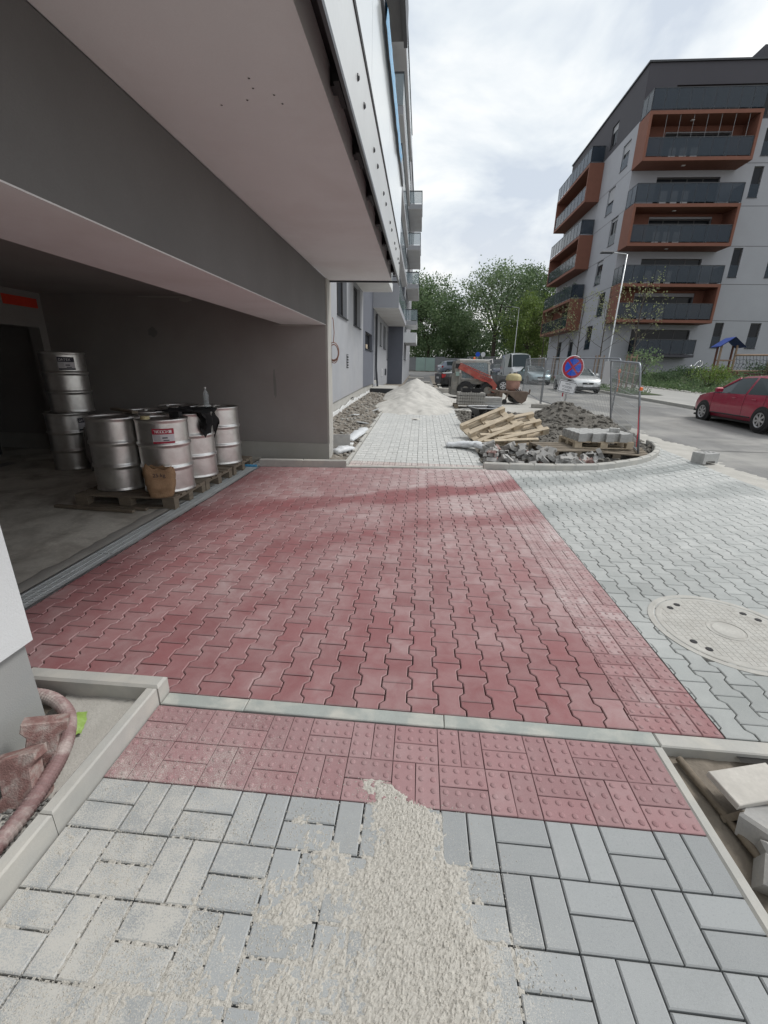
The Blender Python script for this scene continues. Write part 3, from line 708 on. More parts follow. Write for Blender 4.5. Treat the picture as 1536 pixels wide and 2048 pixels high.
# ================================================================== LEFT BUILDING
def wall_holes(mb, O, u, n_, U0, U1, V0, V1, holes, depth=.18, mi=0):
    """facade sheet in the plane O + a*u + b*z with rectangular openings that have real reveals"""
    O, u, n_ = Vector(O), Vector(u), Vector(n_); z = Vector((0, 0, 1))
    us = sorted({U0, U1, *[h[0] for h in holes], *[h[1] for h in holes]}); vs = sorted({V0, V1, *[h[2] for h in holes], *[h[3] for h in holes]})
    us = [q for q in us if U0 <= q <= U1]; vs = [q for q in vs if V0 <= q <= V1]
    flip = u.cross(z).dot(n_) < 0
    P = lambda a, b_, d=0.: O+u*a+z*b_-n_*d
    def quad(ps): mb.add(ps, [(3, 2, 1, 0) if flip else (0, 1, 2, 3)], mi)
    for a0, a1 in zip(us, us[1:]):
        for b0, b1 in zip(vs, vs[1:]):
            ca, cb_ = (a0+a1)/2, (b0+b1)/2
            if any(h[0] < ca < h[1] and h[2] < cb_ < h[3] for h in holes): continue
            quad([P(a0, b0), P(a1, b0), P(a1, b1), P(a0, b1)])
    for a0, a1, b0, b1 in holes:
        quad([P(a0, b0), P(a0, b0, depth), P(a1, b0, depth), P(a1, b0)][::-1]); quad([P(a0, b1), P(a0, b1, depth), P(a1, b1, depth), P(a1, b1)])
        quad([P(a0, b0), P(a0, b0, depth), P(a0, b1, depth), P(a0, b1)]); quad([P(a1, b0), P(a1, b0, depth), P(a1, b1, depth), P(a1, b1)][::-1])
def window(parent, O, u, n_, hole, depth=.14, leaves=2, frame='frame_dark', glass='win_glass', name='window', fw=.07, blind=0., sill=True, rail=None):
    """frame > panes, sill (and a half drawn blind)"""
    O, u, n_ = Vector(O), Vector(u), Vector(n_); z = Vector((0, 0, 1)); a0, a1, b0, b1 = hole
    base = O+u*((a0+a1)/2)+z*b0-n_*depth; w, h = a1-a0, b1-b0
    X = Matrix((u, z, n_)).transposed().to_4x4(); X.translation = base
    f = MB(); t = .03
    f.box(-w/2, -w/2+fw, 0, h, -t, t, 0, X); f.box(w/2-fw, w/2, 0, h, -t, t, 0, X)
    f.box(-w/2+fw, w/2-fw, 0, fw, -t, t, 0, X); f.box(-w/2+fw, w/2-fw, h-fw, h, -t, t, 0, X)
    for k in range(1, leaves):
        c_ = -w/2+w*k/leaves; f.box(c_-fw*.5, c_+fw*.5, fw, h-fw, -t, t-.004, 0, X)
    fo = f.build(name, M[frame], parent, world=True)
    for k in range(leaves):
        l_, r_ = -w/2+w*k/leaves+fw*.45, -w/2+w*(k+1)/leaves-fw*.45
        MB().box(l_, r_, fw*.8, h-fw*.8, -.006, .006, 0, X).build('pane', M[glass], fo, world=True)
    if sill: MB().box(-w/2-.03, w/2+.03, -.035, -.004, 0., depth+.05, 0, X).build('sill', M['anthracite'], fo, world=True)
    if blind: MB().box(-w/2+fw*.6, w/2-fw*.6, h*(1-blind), h-.01, .032, .05, 0, X).build('blind', M['roller'], fo, world=True)
    if rail: MB().box(-w/2+.01, w/2-.01, .02, rail, depth-.05, depth-.035, 0, X).build('window_guard', M['rail_glass'], fo, world=True)
    return fo

LB = thing('apartment_building', 'unfinished grey apartment block with garage passage and overhanging balcony', 'building', (-1.62, 7.6, 0))
def lb(name, mat, mb, smooth=False): return mb.build(name, M[mat], LB, world=True, smooth=smooth)
lb('entrance_pier', 'render_white', MB().box(-2.6, -1.655, -6, 1.468, .47, 2.978))
lb('pier_plinth', 'plinth', MB().box(-2.6, -1.685, -6, 1.452, -.2, .468))
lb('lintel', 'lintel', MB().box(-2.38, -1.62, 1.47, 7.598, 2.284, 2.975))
lb('lintel_underside', 'soffit', MB().box(-2.379, -1.621, 1.475, 7.596, 2.276, 2.2835))
lb('garage_wall', 'render_garage', MB().box(-9., -1.635, 7.6, 7.95, .30, 2.975))
lb('pillar_edge', 'plinth_bare', MB().box(-1.6345, -1.60, 7.604, 7.95, .30, 2.974))
lb('garage_wall_plinth', 'plinth_bare', MB().box(-9., -1.605, 7.585, 7.95, -.2, .298))
lb('garage_ceiling', 'render_garage', MB().box(-9., -2.382, .4, 7.598, 2.70, 2.96))
lb('garage_side_wall', 'render_garage', MB().box(-9., -2.61, .2, .4, -.1, 2.69))
bw = MB(); wall_holes(bw, (-6.6, 0, 0), (0, 1, 0), (1, 0, 0), .4, 7.6, -.05, 2.7, [(5.6, 7.45, 0.001, 2.15)], .2)
lb('garage_back_wall', 'render_garage', bw)
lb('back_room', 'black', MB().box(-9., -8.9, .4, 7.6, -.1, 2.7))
dd = lb('metal_door', 'anthracite', MB().box(-7.5, -7.44, 5.4, 7.0, 0, 2.1))
MB().box(-7.436, -7.39, 5.6, 5.72, 1.0, 1.04).build('handle', M['steel'], dd, world=True)
lb('orange_strip', 'strip_red', MB().box(-6.598, -6.585, 6.86, 7.50, 2.455, 2.60))
for cx, cz, w, h, sd in ((-4.3, 2.672, 1.1, .035, 1), (-4.0, 2.63, .22, .06, 2), (-4.65, 2.12, .16, .16, 3), (-2.15, 2.262, .75, .022, 4), (-2.55, 1.25, .05, .5, 5)):
    n_ = 26; pts = [(cx+w/2*math.cos(2*pi*i/n_)*(1+.5*fbm(math.cos(2*pi*i/n_)*2, sd)), 7.5975, cz+h/2*math.sin(2*pi*i/n_)*(1+.6*fbm(math.sin(2*pi*i/n_)*3, sd+.5))) for i in range(n_)]
    mb = MB(); mb.add(pts, [tuple(range(n_))]); lb('plaster_smear', 'render_mid' if sd in (3, 5) else 'plinth_bare', mb)
sheet('garage_floor', M['garage_floor'], -9., -2.872, [.3, 2, 5, 7.59], -.004)
# overhang above the passage
lb('balcony_soffit', 'soffit', MB().box(-1.619, -.565, -3, 7.86, 2.98, 3.16))
lb('slab_edge_gap_shade', 'black', MB().box(-1.4, -.50, -3, 7.84, 3.165, 3.45))  # slab painted black to stand in for the shaded gap behind the fascia
lb('soffit_trim', 'anthracite', MB().box(-1.62, -.44, 7.845, 7.875, 2.955, 2.978))
for k in range(9):
    y = 1.3+k*.78
    br = lb('bracket', 'black', MB().box(-.56, -.452, y, y+.09, 3.06, 3.2).box(-.53, -.50, y-.08, y+.17, 3.04, 3.07))
fa = lb('fascia_sheet', 'metal_sheet', MB().box(-.451, -.444, -3, 7.87, 2.945, 3.42))
bolt = MB().lathe([(.0, .012), (.010, .012), (.017, .006), (.019, 0)], 8).mesh('bolt', M['anthracite'])
for k in range(8):
    for dy in (0, .28):
        inst('bolt', bolt, LB, (-.4435+1.62, 1.35+k*.86+dy-7.6, 3.20), (0, pi/2, 0))
lb('fascia_lip', 'anthracite', MB().box(-.449, -.432, -3, 7.868, 2.915, 2.944))
lb('gap_shade_strip', 'black', MB().box(-.452, -.438, -3, 7.85, 3.422, 3.462))  # black strip in place of the shaded gap between fascia and panels
ys = [-3, -1.3, .4, 2.1, 3.75, 5.3, 6.75, 7.85]
for a, b_ in zip(ys, ys[1:]): lb('balustrade_panel', 'panel_sky_white', MB().box(-.452, -.442, a+.004, b_-.004, 3.464, 4.26))
hr = lb('handrail', 'anthracite', MB().box(-.478, -.420, -3, 7.80, 4.262, 4.335))
def film(y0, y1):
    mb = MB(); n_ = 26
    for i in range(n_+1):
        y = y0+(y1-y0)*i/n_; w = .014+.012*abs(fbm(y*5, 1))
        mb.v += [(-.416+w*.4, y, 4.20-.03*fbm(y*3, 2)), (-.412+w, y, 4.30), (-.425, y, 4.345+w), (-.482-w, y, 4.345+w*.5), (-.484-w, y, 4.24)]
    mb.f = [(i*5+j, i*5+j+1, (i+1)*5+j+1, (i+1)*5+j) for i in range(n_) for j in range(4)]; mb.mi = [0]*len(mb.f)
    return mb.build('protective_film', M['blue_film'], hr, world=True, smooth=True)
film(4.4, 6.9)
for x, y in ((-.92, 2.62), (-.93, 2.70), (-1.0, 2.80), (-.84, 2.76), (-.82, 2.84), (-1.16, 2.84)):
    lb('anchor_hole', 'black', MB().lathe([(.001, 0), (.006, 0)], 8, 0, TR(x, y, 2.9785)))
# storeys above
up = MB(); wall_holes(up, (-1.625, 0, 0), (0, 1, 0), (1, 0, 0), -6, 7.95, 3.17, 17, [(y, y+1.6, z0, z0+2.1) for y in (1, 4.6) for z0 in (3.5, 6.5, 9.5, 12.5)], .2)
up.box(-9, -1.84, -6, 7.94, 3.18, 17.05)
lb('upper_wall', 'render_white', up)
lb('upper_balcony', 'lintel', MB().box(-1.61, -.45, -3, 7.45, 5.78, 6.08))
lb('upper_balcony_edge', 'anthracite', MB().box(-.448, -.40, -3, 7.47, 5.72, 6.12))
for a, b_ in zip(ys, ys[1:]): lb('balustrade_panel', 'rail_glass_clear', MB().box(-.43, -.42, a+.01, b_-.35, 6.15, 7.1))
# set-back grey wing with high ground floor windows
FX = -2.5
holes = [(13.25, 14.97, 3.06, 4.75), (16.36, 18.14, 3.03, 4.42), ]
w1 = MB(); wall_holes(w1, (FX, 0, 0), (0, 1, 0), (1, 0, 0), 7.95, 19.0, .9, 17, holes+[(y, y+1.6, z0, z0+1.5) for y in (10, 14) for z0 in (6.6, 9.5, 12.4)], .22)
w1.add([(FX, 7.95, .52), (FX, 19.0, .52+11.05*.0232), (FX, 19., .9), (FX, 7.95, .9)], [(0, 1, 2, 3)]); w1.add([(FX, 7.95, .52), (FX-.04, 7.95, .52), (FX-.04, 19, .776), (FX, 19, .776)], [(0, 1, 2, 3)])
lb('grey_wall', 'render_grey', w1)
for h in holes: window(LB, (FX, 0, 0), (0, 1, 0), (1, 0, 0), h, .16, 2)
h3 = (19.72, 22.4, 2.37, 3.08)
w2 = MB(); wall_holes(w2, (FX+.002, 0, 0), (0, 1, 0), (1, 0, 0), 19.0, 23.2, .776, 17, [h3], .22)
lb('slate_wall', 'render_dark', w2); window(LB, (FX, 0, 0), (0, 1, 0), (1, 0, 0), h3, .16, 2)
lb('workers_rag', 'wood_new', MB().box(FX-.05, FX+.03, 19.8, 20.3, 2.38, 2.55))
holes2 = [(26.4, 27.4, 2.8, 4.06), (28.8, 30.6, 2.75, 4.07), (31.7, 32.45, 2.12, 3.97)]
w3 = MB(); wall_holes(w3, (FX, 0, 0), (0, 1, 0), (1, 0, 0), 23.2, 32.62, .5, 17, holes2+[(23.6, 25.1, .75, 4.12)], .25)
lb('grey_wall', 'render_grey', w3)
for h in holes2: window(LB, (FX, 0, 0), (0, 1, 0), (1, 0, 0), h, .16, 2 if h[1]-h[0] > 1.2 else 1)
lb('entrance_door', 'render_dark', MB().box(FX-.24, FX-.19, 23.6, 25.1, .75, 4.12))
lb('downpipe', 'anthracite', MB().tube([(FX+.06, 24.0, 4.2), (FX+.06, 24.0, 1.6), (FX+.16, 23.8, .62)], .05, 8))
pl = MB(); yz = [(7.95, -.2), (32.6, .2), (32.6, 1.09), (7.95, .515)]
pl.add([(FX-.035, y, z) for y, z in yz]+[(FX-.3, y, z) for y, z in yz], [(0, 1, 2, 3), (3, 2, 6, 7)]); lb('wing_plinth', 'plinth_bare', pl)
lb('wall_slot', 'black', MB().box(FX-.036, FX-.028, 15.9, 16.5, .50, .535))
ve = lb('vent_grille', 'black', MB().box(FX-.01, FX+.006, 14.83, 15.22, 1.57, 2.0))
for k in range(5): MB().box(FX+.004, FX+.03, 14.84, 15.21, 1.6+k*.085, 1.635+k*.085).build('louvre', M['render_grey'], ve, world=True)
lb('meter_box', 'frame_white', MB().box(FX, FX+.03, 27.6, 28.2, 1.08, 1.5)); lb('meter_box', 'anthracite', MB().box(FX, FX+.03, 30.3, 31.3, 1.1, 1.5))
lb('entrance_landing', 'slab', MB().box(FX, -1.29, 21.9, 25.6, .2, .62))
lb('landing_nosing', 'anthracite', MB().box(FX, -1.285, 21.86, 21.899, .2, .60))
# balconies of the wing
def balcony(x0, x1, y0, y1, z0, side_mat, soff='soffit', par=1.05, near_solid=False, glass='rail_glass_clear', slab_t=.28):
    s_ = lb('balcony_slab', side_mat, MB().box(x0, x1, y0, y1, z0+.012, z0+slab_t))
    MB().box(x0+.01, x1-.01, y0+.01, y1-.01, z0, z0+.011).build('soffit', M[soff], s_, world=True)
    zt_ = z0+slab_t
    if near_solid: MB().box(x0, x1, y0, y0+.1, zt_, zt_+par).build('end_panel', M[side_mat], s_, world=True)
    else:
        MB().box(x0+.02, x1-.02, y0+.02, y0+.035, zt_+.04, zt_+par).build('balustrade_panel', M[glass], s_, world=True)
        MB().box(x0+.1, x0+.14, y0+.04, y0+.08, zt_, zt_+par).build('post', M['anthracite'], s_, world=True)
    n_ = max(1, round((y1-y0)/1.4))
    for k in range(n_):
        a, b_ = y0+.03+(y1-y0-.04)*k/n_, y0+.03+(y1-y0-.04)*(k+1)/n_
        MB().box(x1-.035, x1-.02, a+.01, b_-.01, zt_+.04, zt_+par).build('balustrade_panel', M[glass], s_, world=True)
    MB().box(x1-.05, x1, y0, y1, zt_+par, zt_+par+.05).box(x0, x1-.05, y0, y0+.05, zt_+par, zt_+par+.05).build('handrail', M['anthracite'], s_, world=True)
    return s_
balcony(FX, -1.31, 15.6, 18.9, 4.45, 'render_white')
balcony(FX, -1.25, 22.6, 32.5, 4.32, 'bld_grey', near_solid=True)
for z0 in (6.75, 9.07, 11.40, 13.75): balcony(FX, -1.25, 21.7, 32.2, z0, 'render_grey')
bl = MB(); wall_holes(bl, (0, 32.62, 0), (1, 0, 0), (0, -1, 0), FX, -1.42, .4, 15.3, [], .1)
lb('slate_return', 'render_dark', bl)
fw_ = MB(); wall_holes(fw_, (-1.42, 0, 0), (0, 1, 0), (1, 0, 0), 32.62, 50, .4, 15.3, [(34.5, 35.6, 2.2, 4.1), (37, 38.6, 2.2, 4.1)]+[(y, y+2., z0, z0+2.1) for y in (35, 41) for z0 in (5., 7.4, 9.8, 12.2)], .2)
fw_.box(-9, -1.65, 32.64, 50, .4, 15.31)
lb('far_wall', 'render_grey', fw_)
for h in [(34.5, 35.6, 2.2, 4.1), (37, 38.6, 2.2, 4.1)]: window(LB, (-1.42, 0, 0), (0, 1, 0), (1, 0, 0), h, .15, 2)
for z0, y1 in ((4.57, 38.2), (6.96, 40.2), (9.36, 40.3), (11.78, 39.2)): balcony(-1.42, -.52, 34., y1, z0, 'render_grey', par=.72)
lb('white_bay', 'render_white', MB().box(-1.42, -.52, 34., 39., 3.36, 4.05))
lb('roof', 'anthracite', MB().box(-9.1, -1.5, -6.1, 7.96, 17.055, 17.3)); lb('roof', 'anthracite', MB().box(-9.1, -2.45, 7.97, 32.6, 17.01, 17.25)); lb('roof', 'anthracite', MB().box(-9.1, -1.36, 32.61, 50.1, 15.32, 15.6))
lb('wing_core', 'render_grey', MB().box(-9, -2.9, 7.96, 32.6, .0, 17.0))
# cable coil at the pillar
cc = thing('cable_coil', 'coil of thin brown cable hanging from the pillar corner', 'cable', (-1.585, 7.92, 1.88))
pts = [(0, .06, .55), (.015, .05, .5), (.03, .03, .3), (.02, .0, .145)]
MB().tube(pts, .008, 6).build('lead', M['copper'], cc)
for k in range(5):
    rr, tl = .125+.012*math.sin(k*2.), .3+.12*k
    MB().tube([(rr*math.cos(t)*.75*math.cos(tl)+.02, .3*rr*math.cos(t)*math.sin(tl)+.01*k, rr*1.15*math.sin(t)-.01*k) for t in frange(0, 2*pi, 20)[:-1]], .007, 6, True).build('loop', M['copper'], cc)
# drain channel
dc = thing('drain_channel', 'galvanised drain channel between garage floor and red paving', 'drain', (-2.76, 4.3, 0))
MB().box(-2.872, -2.852, 1.5, 6.95, -.12, .001).box(-2.668, -2.648, 1.5, 6.95, -.12, .002).box(-2.852, -2.668, 1.5, 6.95, -.12, -.09).build('channel', M['steel'], dc, world=True)
g_ = MB()
for k in range(49): g_.box(-.088, .088, -.49+k*.02, -.476+k*.02, -.025, -.004)
for x in (-.09, -.03, .03, .084): g_.box(x, x+.006, -.495, .495, -.025, -.0025)
g_.box(-.09, .09, -.499, -.493, -.025, -.002).box(-.09, .09, .493, .499, -.025, -.002)
gm = g_.mesh('grate', M['galv_grate'])
for k in range(6): inst('grate', gm, dc, (0, 1.9+k*1.003-.1-4.3, 0))
ce = MB()
for k in range(90):
    y = 1.6+k*.06; ce.v += [(-3.02-.05*fbm(y*3, 1), y, .0), (-2.93+.03*fbm(y*5, 2), y, .012+.01*fbm(y*7, 3)), (-2.873, y, .004)]
ce.f = [(3*i+j, 3*i+j+1, 3*i+j+4, 3*i+j+3) for i in range(89) for j in range(2)]; ce.mi = [0]*len(ce.f)
tag(ce.build('rough_floor_edge', M['concrete'], smooth=True), kind='structure')

# ================================================================== GARAGE CONTENTS
def pallet_meshes(mat):
    return dict(long=[MB().box(-.6, .6, -w/2, w/2, 0, .022).mesh('board', M[mat]) for w in (.145, .1)], cross=MB().box(-.0725, .0725, -.4, .4, 0, .022).mesh('board', M[mat]),
                bot=MB().box(-.6, .6, -.05, .05, 0, .022).mesh('board', M[mat]), blk=MB().box(-.0725, .0725, -.05, .05, 0, .078).mesh('block', M[mat]))
PM = {k: pallet_meshes(k) for k in ('wood_old', 'wood_new')}
def pallet(label, loc, rz=0., mat='wood_old', rot=None, group=None):
    t = thing('pallet', label, 'pallet', loc, rz, group, rot); p = PM[mat]
    for y, k in ((-.3275, 0), (-.165, 1), (0, 0), (.165, 1), (.3275, 0)): inst('board', p['long'][k], t, (rnd.gauss(0, .003), y, .122), (0, 0, rnd.gauss(0, .004)))
    for x in (-.5275, 0, .5275): inst('board', p['cross'], t, (x, 0, .100))
    for y in (-.35, 0, .35):
        inst('board', p['bot'], t, (0, y, 0))
        for x in (-.5275, 0, .5275): inst('block', p['blk'], t, (x, y, .022))
    return t
PGRP = 'pallets under the steel drums'
pallet('weathered pallet under the two front drums and paper bag', (-3.42, 4.92, 0), .03, group=PGRP)
pallet('weathered pallet under the middle drums beside the drain', (-3.42, 5.76, 0), -.02, group=PGRP)
pallet('weathered pallet under the rear drums nearest the plinth', (-3.42, 6.60, 0), .02, group=PGRP)
DR, DH = .288, .87
dp = [(0, .02), (DR-.02, .02), (DR-.012, 0), (DR+.004, .004), (DR+.004, .018), (DR-.004, .03), (DR-.004, .045)]
for zc in (.30, .575): dp += [(DR-.004, zc-.040), (DR-.004, zc-.028), (DR+.010, zc-.012), (DR+.013, zc), (DR+.010, zc+.012), (DR-.004, zc+.028), (DR-.004, zc+.040)]
dp += [(DR-.004, DH-.050), (DR-.004, DH-.035), (DR+.006, DH-.02), (DR+.006, DH-.004), (DR-.002, DH), (DR-.01, DH-.002), (DR-.014, DH-.02)]
drum_me = MB().lathe(dp, 40).mesh('shell', M['drum'], True); lid_me = MB().lathe([(DR-.013, DH-.021), (.1, DH-.022), (0.001, DH-.022)], 40).mesh('lid', M['drum_lid'])
bung_me = MB().lathe([(.035, 0), (.035, .012), (.028, .016), (.001, .016)], 12).mesh('bung', M['drum_lid'])
def arc_patch(r, a0, a1, z0, z1, mat, name, parent, n_=10):
    mb = MB()
    for i in range(n_+1):
        a = a0+(a1-a0)*i/n_; mb.v += [(r*math.cos(a), r*math.sin(a), z0), (r*math.cos(a), r*math.sin(a), z1)]
    mb.f = [(2*i, 2*i+2, 2*i+3, 2*i+1) for i in range(n_)]; mb.mi = [0]*n_
    return mb.build(name, M[mat], parent)
def drum(label, loc, rz=0., lab=None):
    t = thing('steel_drum', label, 'drum', loc, rz, 'steel drums in the garage')
    inst('shell', drum_me, t); inst('lid', lid_me, t); inst('bung', bung_me, t, (.18, .05, DH-.022))
    if lab:
        ac, hw = lab['a'], lab.get('w', .42); z0, z1 = lab['z']; h = z1-z0; r = DR+.003
        l_ = arc_patch(r, ac-hw, ac+hw, z0, z1, 'label_white', 'label', t)
        top, bot = lab['col']
        arc_patch(r+.0015, ac-hw, ac+hw, z1-h*.38, z1, top, 'label_band', l_); arc_patch(r+.0015, ac-hw, ac+hw, z0, z0+h*.13, bot, 'label_band', l_)
        txt = lab.get('txt'); n_ = len(txt)
        for k, ch in enumerate(txt):
            if ch == ' ': continue
            a = ac-hw*.72+k*hw*1.1/max(1, n_-1)
            X = Matrix.Translation(((r+.003)*math.cos(a), (r+.003)*math.sin(a), z1-h*.21)) @ RZ(a+pi/2) @ RX(pi/2)
            text_mesh(ch, .046, M['ink_white'], 'letter', l_, X)
        if lab.get('tag'): arc_patch(r+.003, ac+hw*.52, ac+hw*.78, z1-h*.30, z1-h*.11, 'ink_white', 'label_tag', l_)
        arc_patch(r+.0015, ac-.05, ac+.14, z0+h*.34, z0+h*.42, 'ink', 'label_line', l_); arc_patch(r+.0015, ac-.02, ac+.2, z0+h*.18, z0+h*.24, 'ink', 'label_line', l_)
        for k in range(6): arc_patch(r+.0015, ac-hw*.92, ac-hw*.3, z0+h*(.2+k*.07), z0+h*(.22+k*.07), 'sack', 'label_line', l_)
    return t
ZP = .145
drum('steel drum without label at the left front of the pallets', (-3.68, 4.93, ZP), .4)
d2 = drum('steel drum with red and white label facing out', (-3.08, 4.95, ZP), 0, dict(a=-1.02, z=(.60, .77), col=('label_red', 'label_red'), txt='TVRDIDLO X', tag=1, w=.40))
st = arc_patch(DR+.002, -1.13, -.98, .14, .25, 'label_white', 'sticker', d2, 4); arc_patch(DR+.0035, -1.10, -1.01, .16, .235, 'sack', 'sticker_print', st, 3)
drum('plain steel drum half under the black jacket', (-3.11, 5.66, ZP), 1.2)
drum('plain steel drum nearest the pale plinth of the garage wall', (-3.11, 6.52, ZP), 2.1)
drum('steel drum showing only its lid behind the unlabelled front drum', (-3.72, 5.68, ZP), 2.)
drum('steel drum showing only its lid before the garage wall', (-3.72, 6.50, ZP), 3.)
drum('lower drum of the stack deep in the dark garage', (-5.50, 6.36, 0.), .3, dict(a=-.35, z=(.60, .79), col=('ink', 'ink'), txt='DATEX', w=.36))
drum('upper drum of the stack deep in the dark garage', (-5.42, 6.42, DH+.005), .2, dict(a=-.95, z=(.62, .80), col=('ink', 'ink'), txt='DATEX', w=.36))
# paper bag
def bag(name, label, loc, w, d, h, mat, rz=0., seed=1, crimp=.25, cat='bag'):
    mb = MB(); n_, mrow = 28, 14
    for j in range(mrow+1):
        t = j/mrow
        for i in range(n_):
            a = 2*pi*i/n_; sq = (abs(math.cos(a))**4+abs(math.sin(a))**4)**-.25
            ww = w/2*(1+.10*math.sin(t*3)); dd_ = d/2*(1-t**1.5*(1-crimp))*(1+.12*math.sin(t*2.5))
            nz = fbm(math.cos(a)*1.5+seed, math.sin(a)*1.5, t*3.)
            zz = h*t*(1+.22*(fbm(math.cos(a)*2.2, math.sin(a)*2., seed+2.) if t > .7 else 0))
            mb.v.append((ww*sq*math.cos(a)*(1+.12*nz)*(.86+.2*t), dd_*sq*math.sin(a)*(1+.35*nz)+.02*fbm(a, t*6, seed), zz))
    mb.f = [(j*n_+i, j*n_+(i+1) % n_, (j+1)*n_+(i+1) % n_, (j+1)*n_+i) for j in range(mrow) for i in range(n_)]+[tuple(range(n_))[::-1]]; mb.mi = [0]*len(mb.f)
    o = mb.build(name, M[mat], smooth=True); o.location = loc; o.rotation_euler = (0, 0, rz); return tag(o, label, cat)
pb = bag('paper_bag', 'crumpled brown paper bag standing on the front pallet', (-2.985, 4.60, ZP), .30, .19, .34, 'kraft', .35, 3, .3)
text_mesh('25 kg', .06, M['ink'], 'lettering', pb, Matrix.Translation((0.02, -.103, .265)) @ RX(pi/2))
bag('grey_sack', 'limp grey sack leaning between the stacked and front drums', (-4.95, 6.3, 0), .42, .3, .62, 'sack', .2, 9, .15, 'sack')
# black jacket thrown over the lids
jk = MB(); nu, nv = 22, 26
for j in range(nv+1):
    for i in range(nu+1):
        u, v = i/nu-.5, j/nv
        s_ = v*.80*(1+.25*fbm(u*3.5, 1.)); top = .50
        x = -3.38+min(s_, top)*1.0+.05*fbm(u*3, v*3, 1); y = 5.62+u*(.75-.25*v+.25*fbm(v*3, 2.))+.06*fbm(u*2, v*4, 8)
        z = ZP+DH+.02+.05*abs(fbm(u*4, v*4, 3))
        if s_ > top: z -= (s_-top)*.95; x += .04*math.sin(u*14+v*3)+.06
        jk.v.append((x, y, z))
jk.f = [(j*(nu+1)+i, j*(nu+1)+i+1, (j+1)*(nu+1)+i+1, (j+1)*(nu+1)+i) for j in range(nv) for i in range(nu)]; jk.mi = [0]*len(jk.f)
tag(jk.build('black_jacket', M['black_cloth'], smooth=True), 'black jacket draped over the drum lids', 'jacket')
bo = thing('water_bottle', 'empty clear plastic bottle standing on a drum lid', 'bottle', (-3.2, 6.35, ZP+DH-.02))
MB().lathe([(.001, 0), (.036, 0), (.04, .01), (.04, .09), (.034, .11), (.04, .13), (.04, .19), (.03, .235), (.014, .265), (.014, .285)], 16).build('body', glass_mat('clear_plastic', (.6, .66, .68), .08, .35), bo, smooth=True)
MB().lathe([(.016, .283), (.016, .303), (.001, .304)], 12).build('cap', M['ink_white'], bo)
for lb_, a, b_ in (('long brown batten lying on the garage floor before the pallet', (-4.2, 4.42), (-3.2, 4.36)), ('second brown batten lying behind the long one', (-3.8, 4.47), (-3.1, 4.455))):
    tag(MB().bar((*a, .018), (*b_, .018), .05, .03).build('batten', M['wood_old']), lb_, 'batten')
tag(MB().lathe([(.001, 0), (.05, 0), (.05, .035), (.001, .035)], 14).build('yellow_jar_lid', M['tank_yellow'], loc=(-3.13, 4.72, ZP+DH)), 'small yellow cap on the labelled drum', 'cap')
tag(MB().cbox(-.06, .06, -.04, .04, 0, .07, .01).box(-.055, .055, -.041, -.04, .01, .06).build('tool_box', M['trim'], loc=(-2.98, 5.1, ZP+DH-.015)), 'small black box on the labelled drum', 'box')
tag(MB().bar((-4.0, 5.4, ZP+DH+.03), (-3.5, 5.1, ZP+DH+.03), .07, .03).build('lid_batten', M['wood_old']), 'brown batten across the rear drum lids', 'batten')
tag(MB().cbox(-.1, .1, -.03, .03, 0, .03, .006).build('blue_wrapper', M['blue_film'], loc=(-2.80, 6.86, .0)), 'small pale blue wrapper on the floor by the drain', 'wrapper')
# ================================================================== RIGHT BUILDING
RX0, RY0 = 16.5, 43.95
RB = thing('apartment_building', 'grey apartment block with terracotta framed loggias across the road', 'building', (RX0, RY0, 1.0))
def rb(name, mat, mb, parent=None): return mb.build(name, M[mat], parent or RB, world=True)
uF, nF = (1, 0, 0), (0, -1, 0); uL, nL = (0, 1, 0), (-1, 0, 0)
FL = [2.75+2.95*k for k in range(7)]           # floor levels
doors = [(18.6, 23.6, z+.12, z+2.35) for z in FL[1:6]]
rwin = [(26.0, 26.75, z0, z1) for z0, z1 in ((3.9, 6.0), (9.6, 11.85), (15.45, 17.6))]+[(29.0, 29.9, z0, z1) for z0, z1 in ((3.9, 6.0), (9.6, 11.85), (15.45, 17.6), (18.2, 20.1))]+[(26.2, 27, 18.3, 20.1)]
low = (18.9, 24.0, 3.3, 5.35)
f1 = MB(); wall_holes(f1, (0, RY0, 0), uF, nF, RX0, 46, .4, 20.7, doors[:]+rwin+[low], .22); rb('front_wall', 'bld_grey', f1)
top = (18.8, 27.5, 20.9, 22.9)
f2 = MB(); wall_holes(f2, (0, RY0-.004, 0), uF, nF, RX0, 46, 20.7, 24.3, [top], .25); rb('top_storey_front', 'bld_dark', f2)
lw = [(45.2, 46.7, 18.2, 20.08), (45.2, 46.7, 12.48, 14.65), (45.2, 46.7, 6.6, 8.6), (47.05, 48.6, 15.4, 17.45), (47.05, 48.6, 9.57, 11.6), (47.05, 48.6, 3.75, 5.9), (52.2, 53.6, 2.9, 4.9), (56.4, 57.8, 2.9, 4.9)]
l1 = MB(); wall_holes(l1, (RX0, 0, 0), uL, nL, RY0, 62, .4, 20.7, lw, .22); rb('side_wall', 'bld_grey', l1)
l2 = MB(); wall_holes(l2, (RX0-.004, 0, 0), uL, nL, RY0, 62, 20.7, 24.3, [(48.8, 50.2, 21.2, 22.9)], .22); rb('top_storey_side', 'bld_dark', l2)
rb('core', 'black', MB().box(RX0+.6, 45.9, RY0+.6, 61.9, .4, 24.2))
rb('roof', 'anthracite', MB().box(RX0-.12, 46, RY0-.12, 62, 24.302, 24.42)); rb('penthouse', 'bld_dark', MB().box(24.6, 46, RY0-.02, 61, 24.425, 25.2))
for z in (8.78, 11.62, 14.62, 17.5): rb('facade_joint', 'frame_dark', MB().box(RX0-.006, RX0, RY0+.01, 62, z, z+.035))
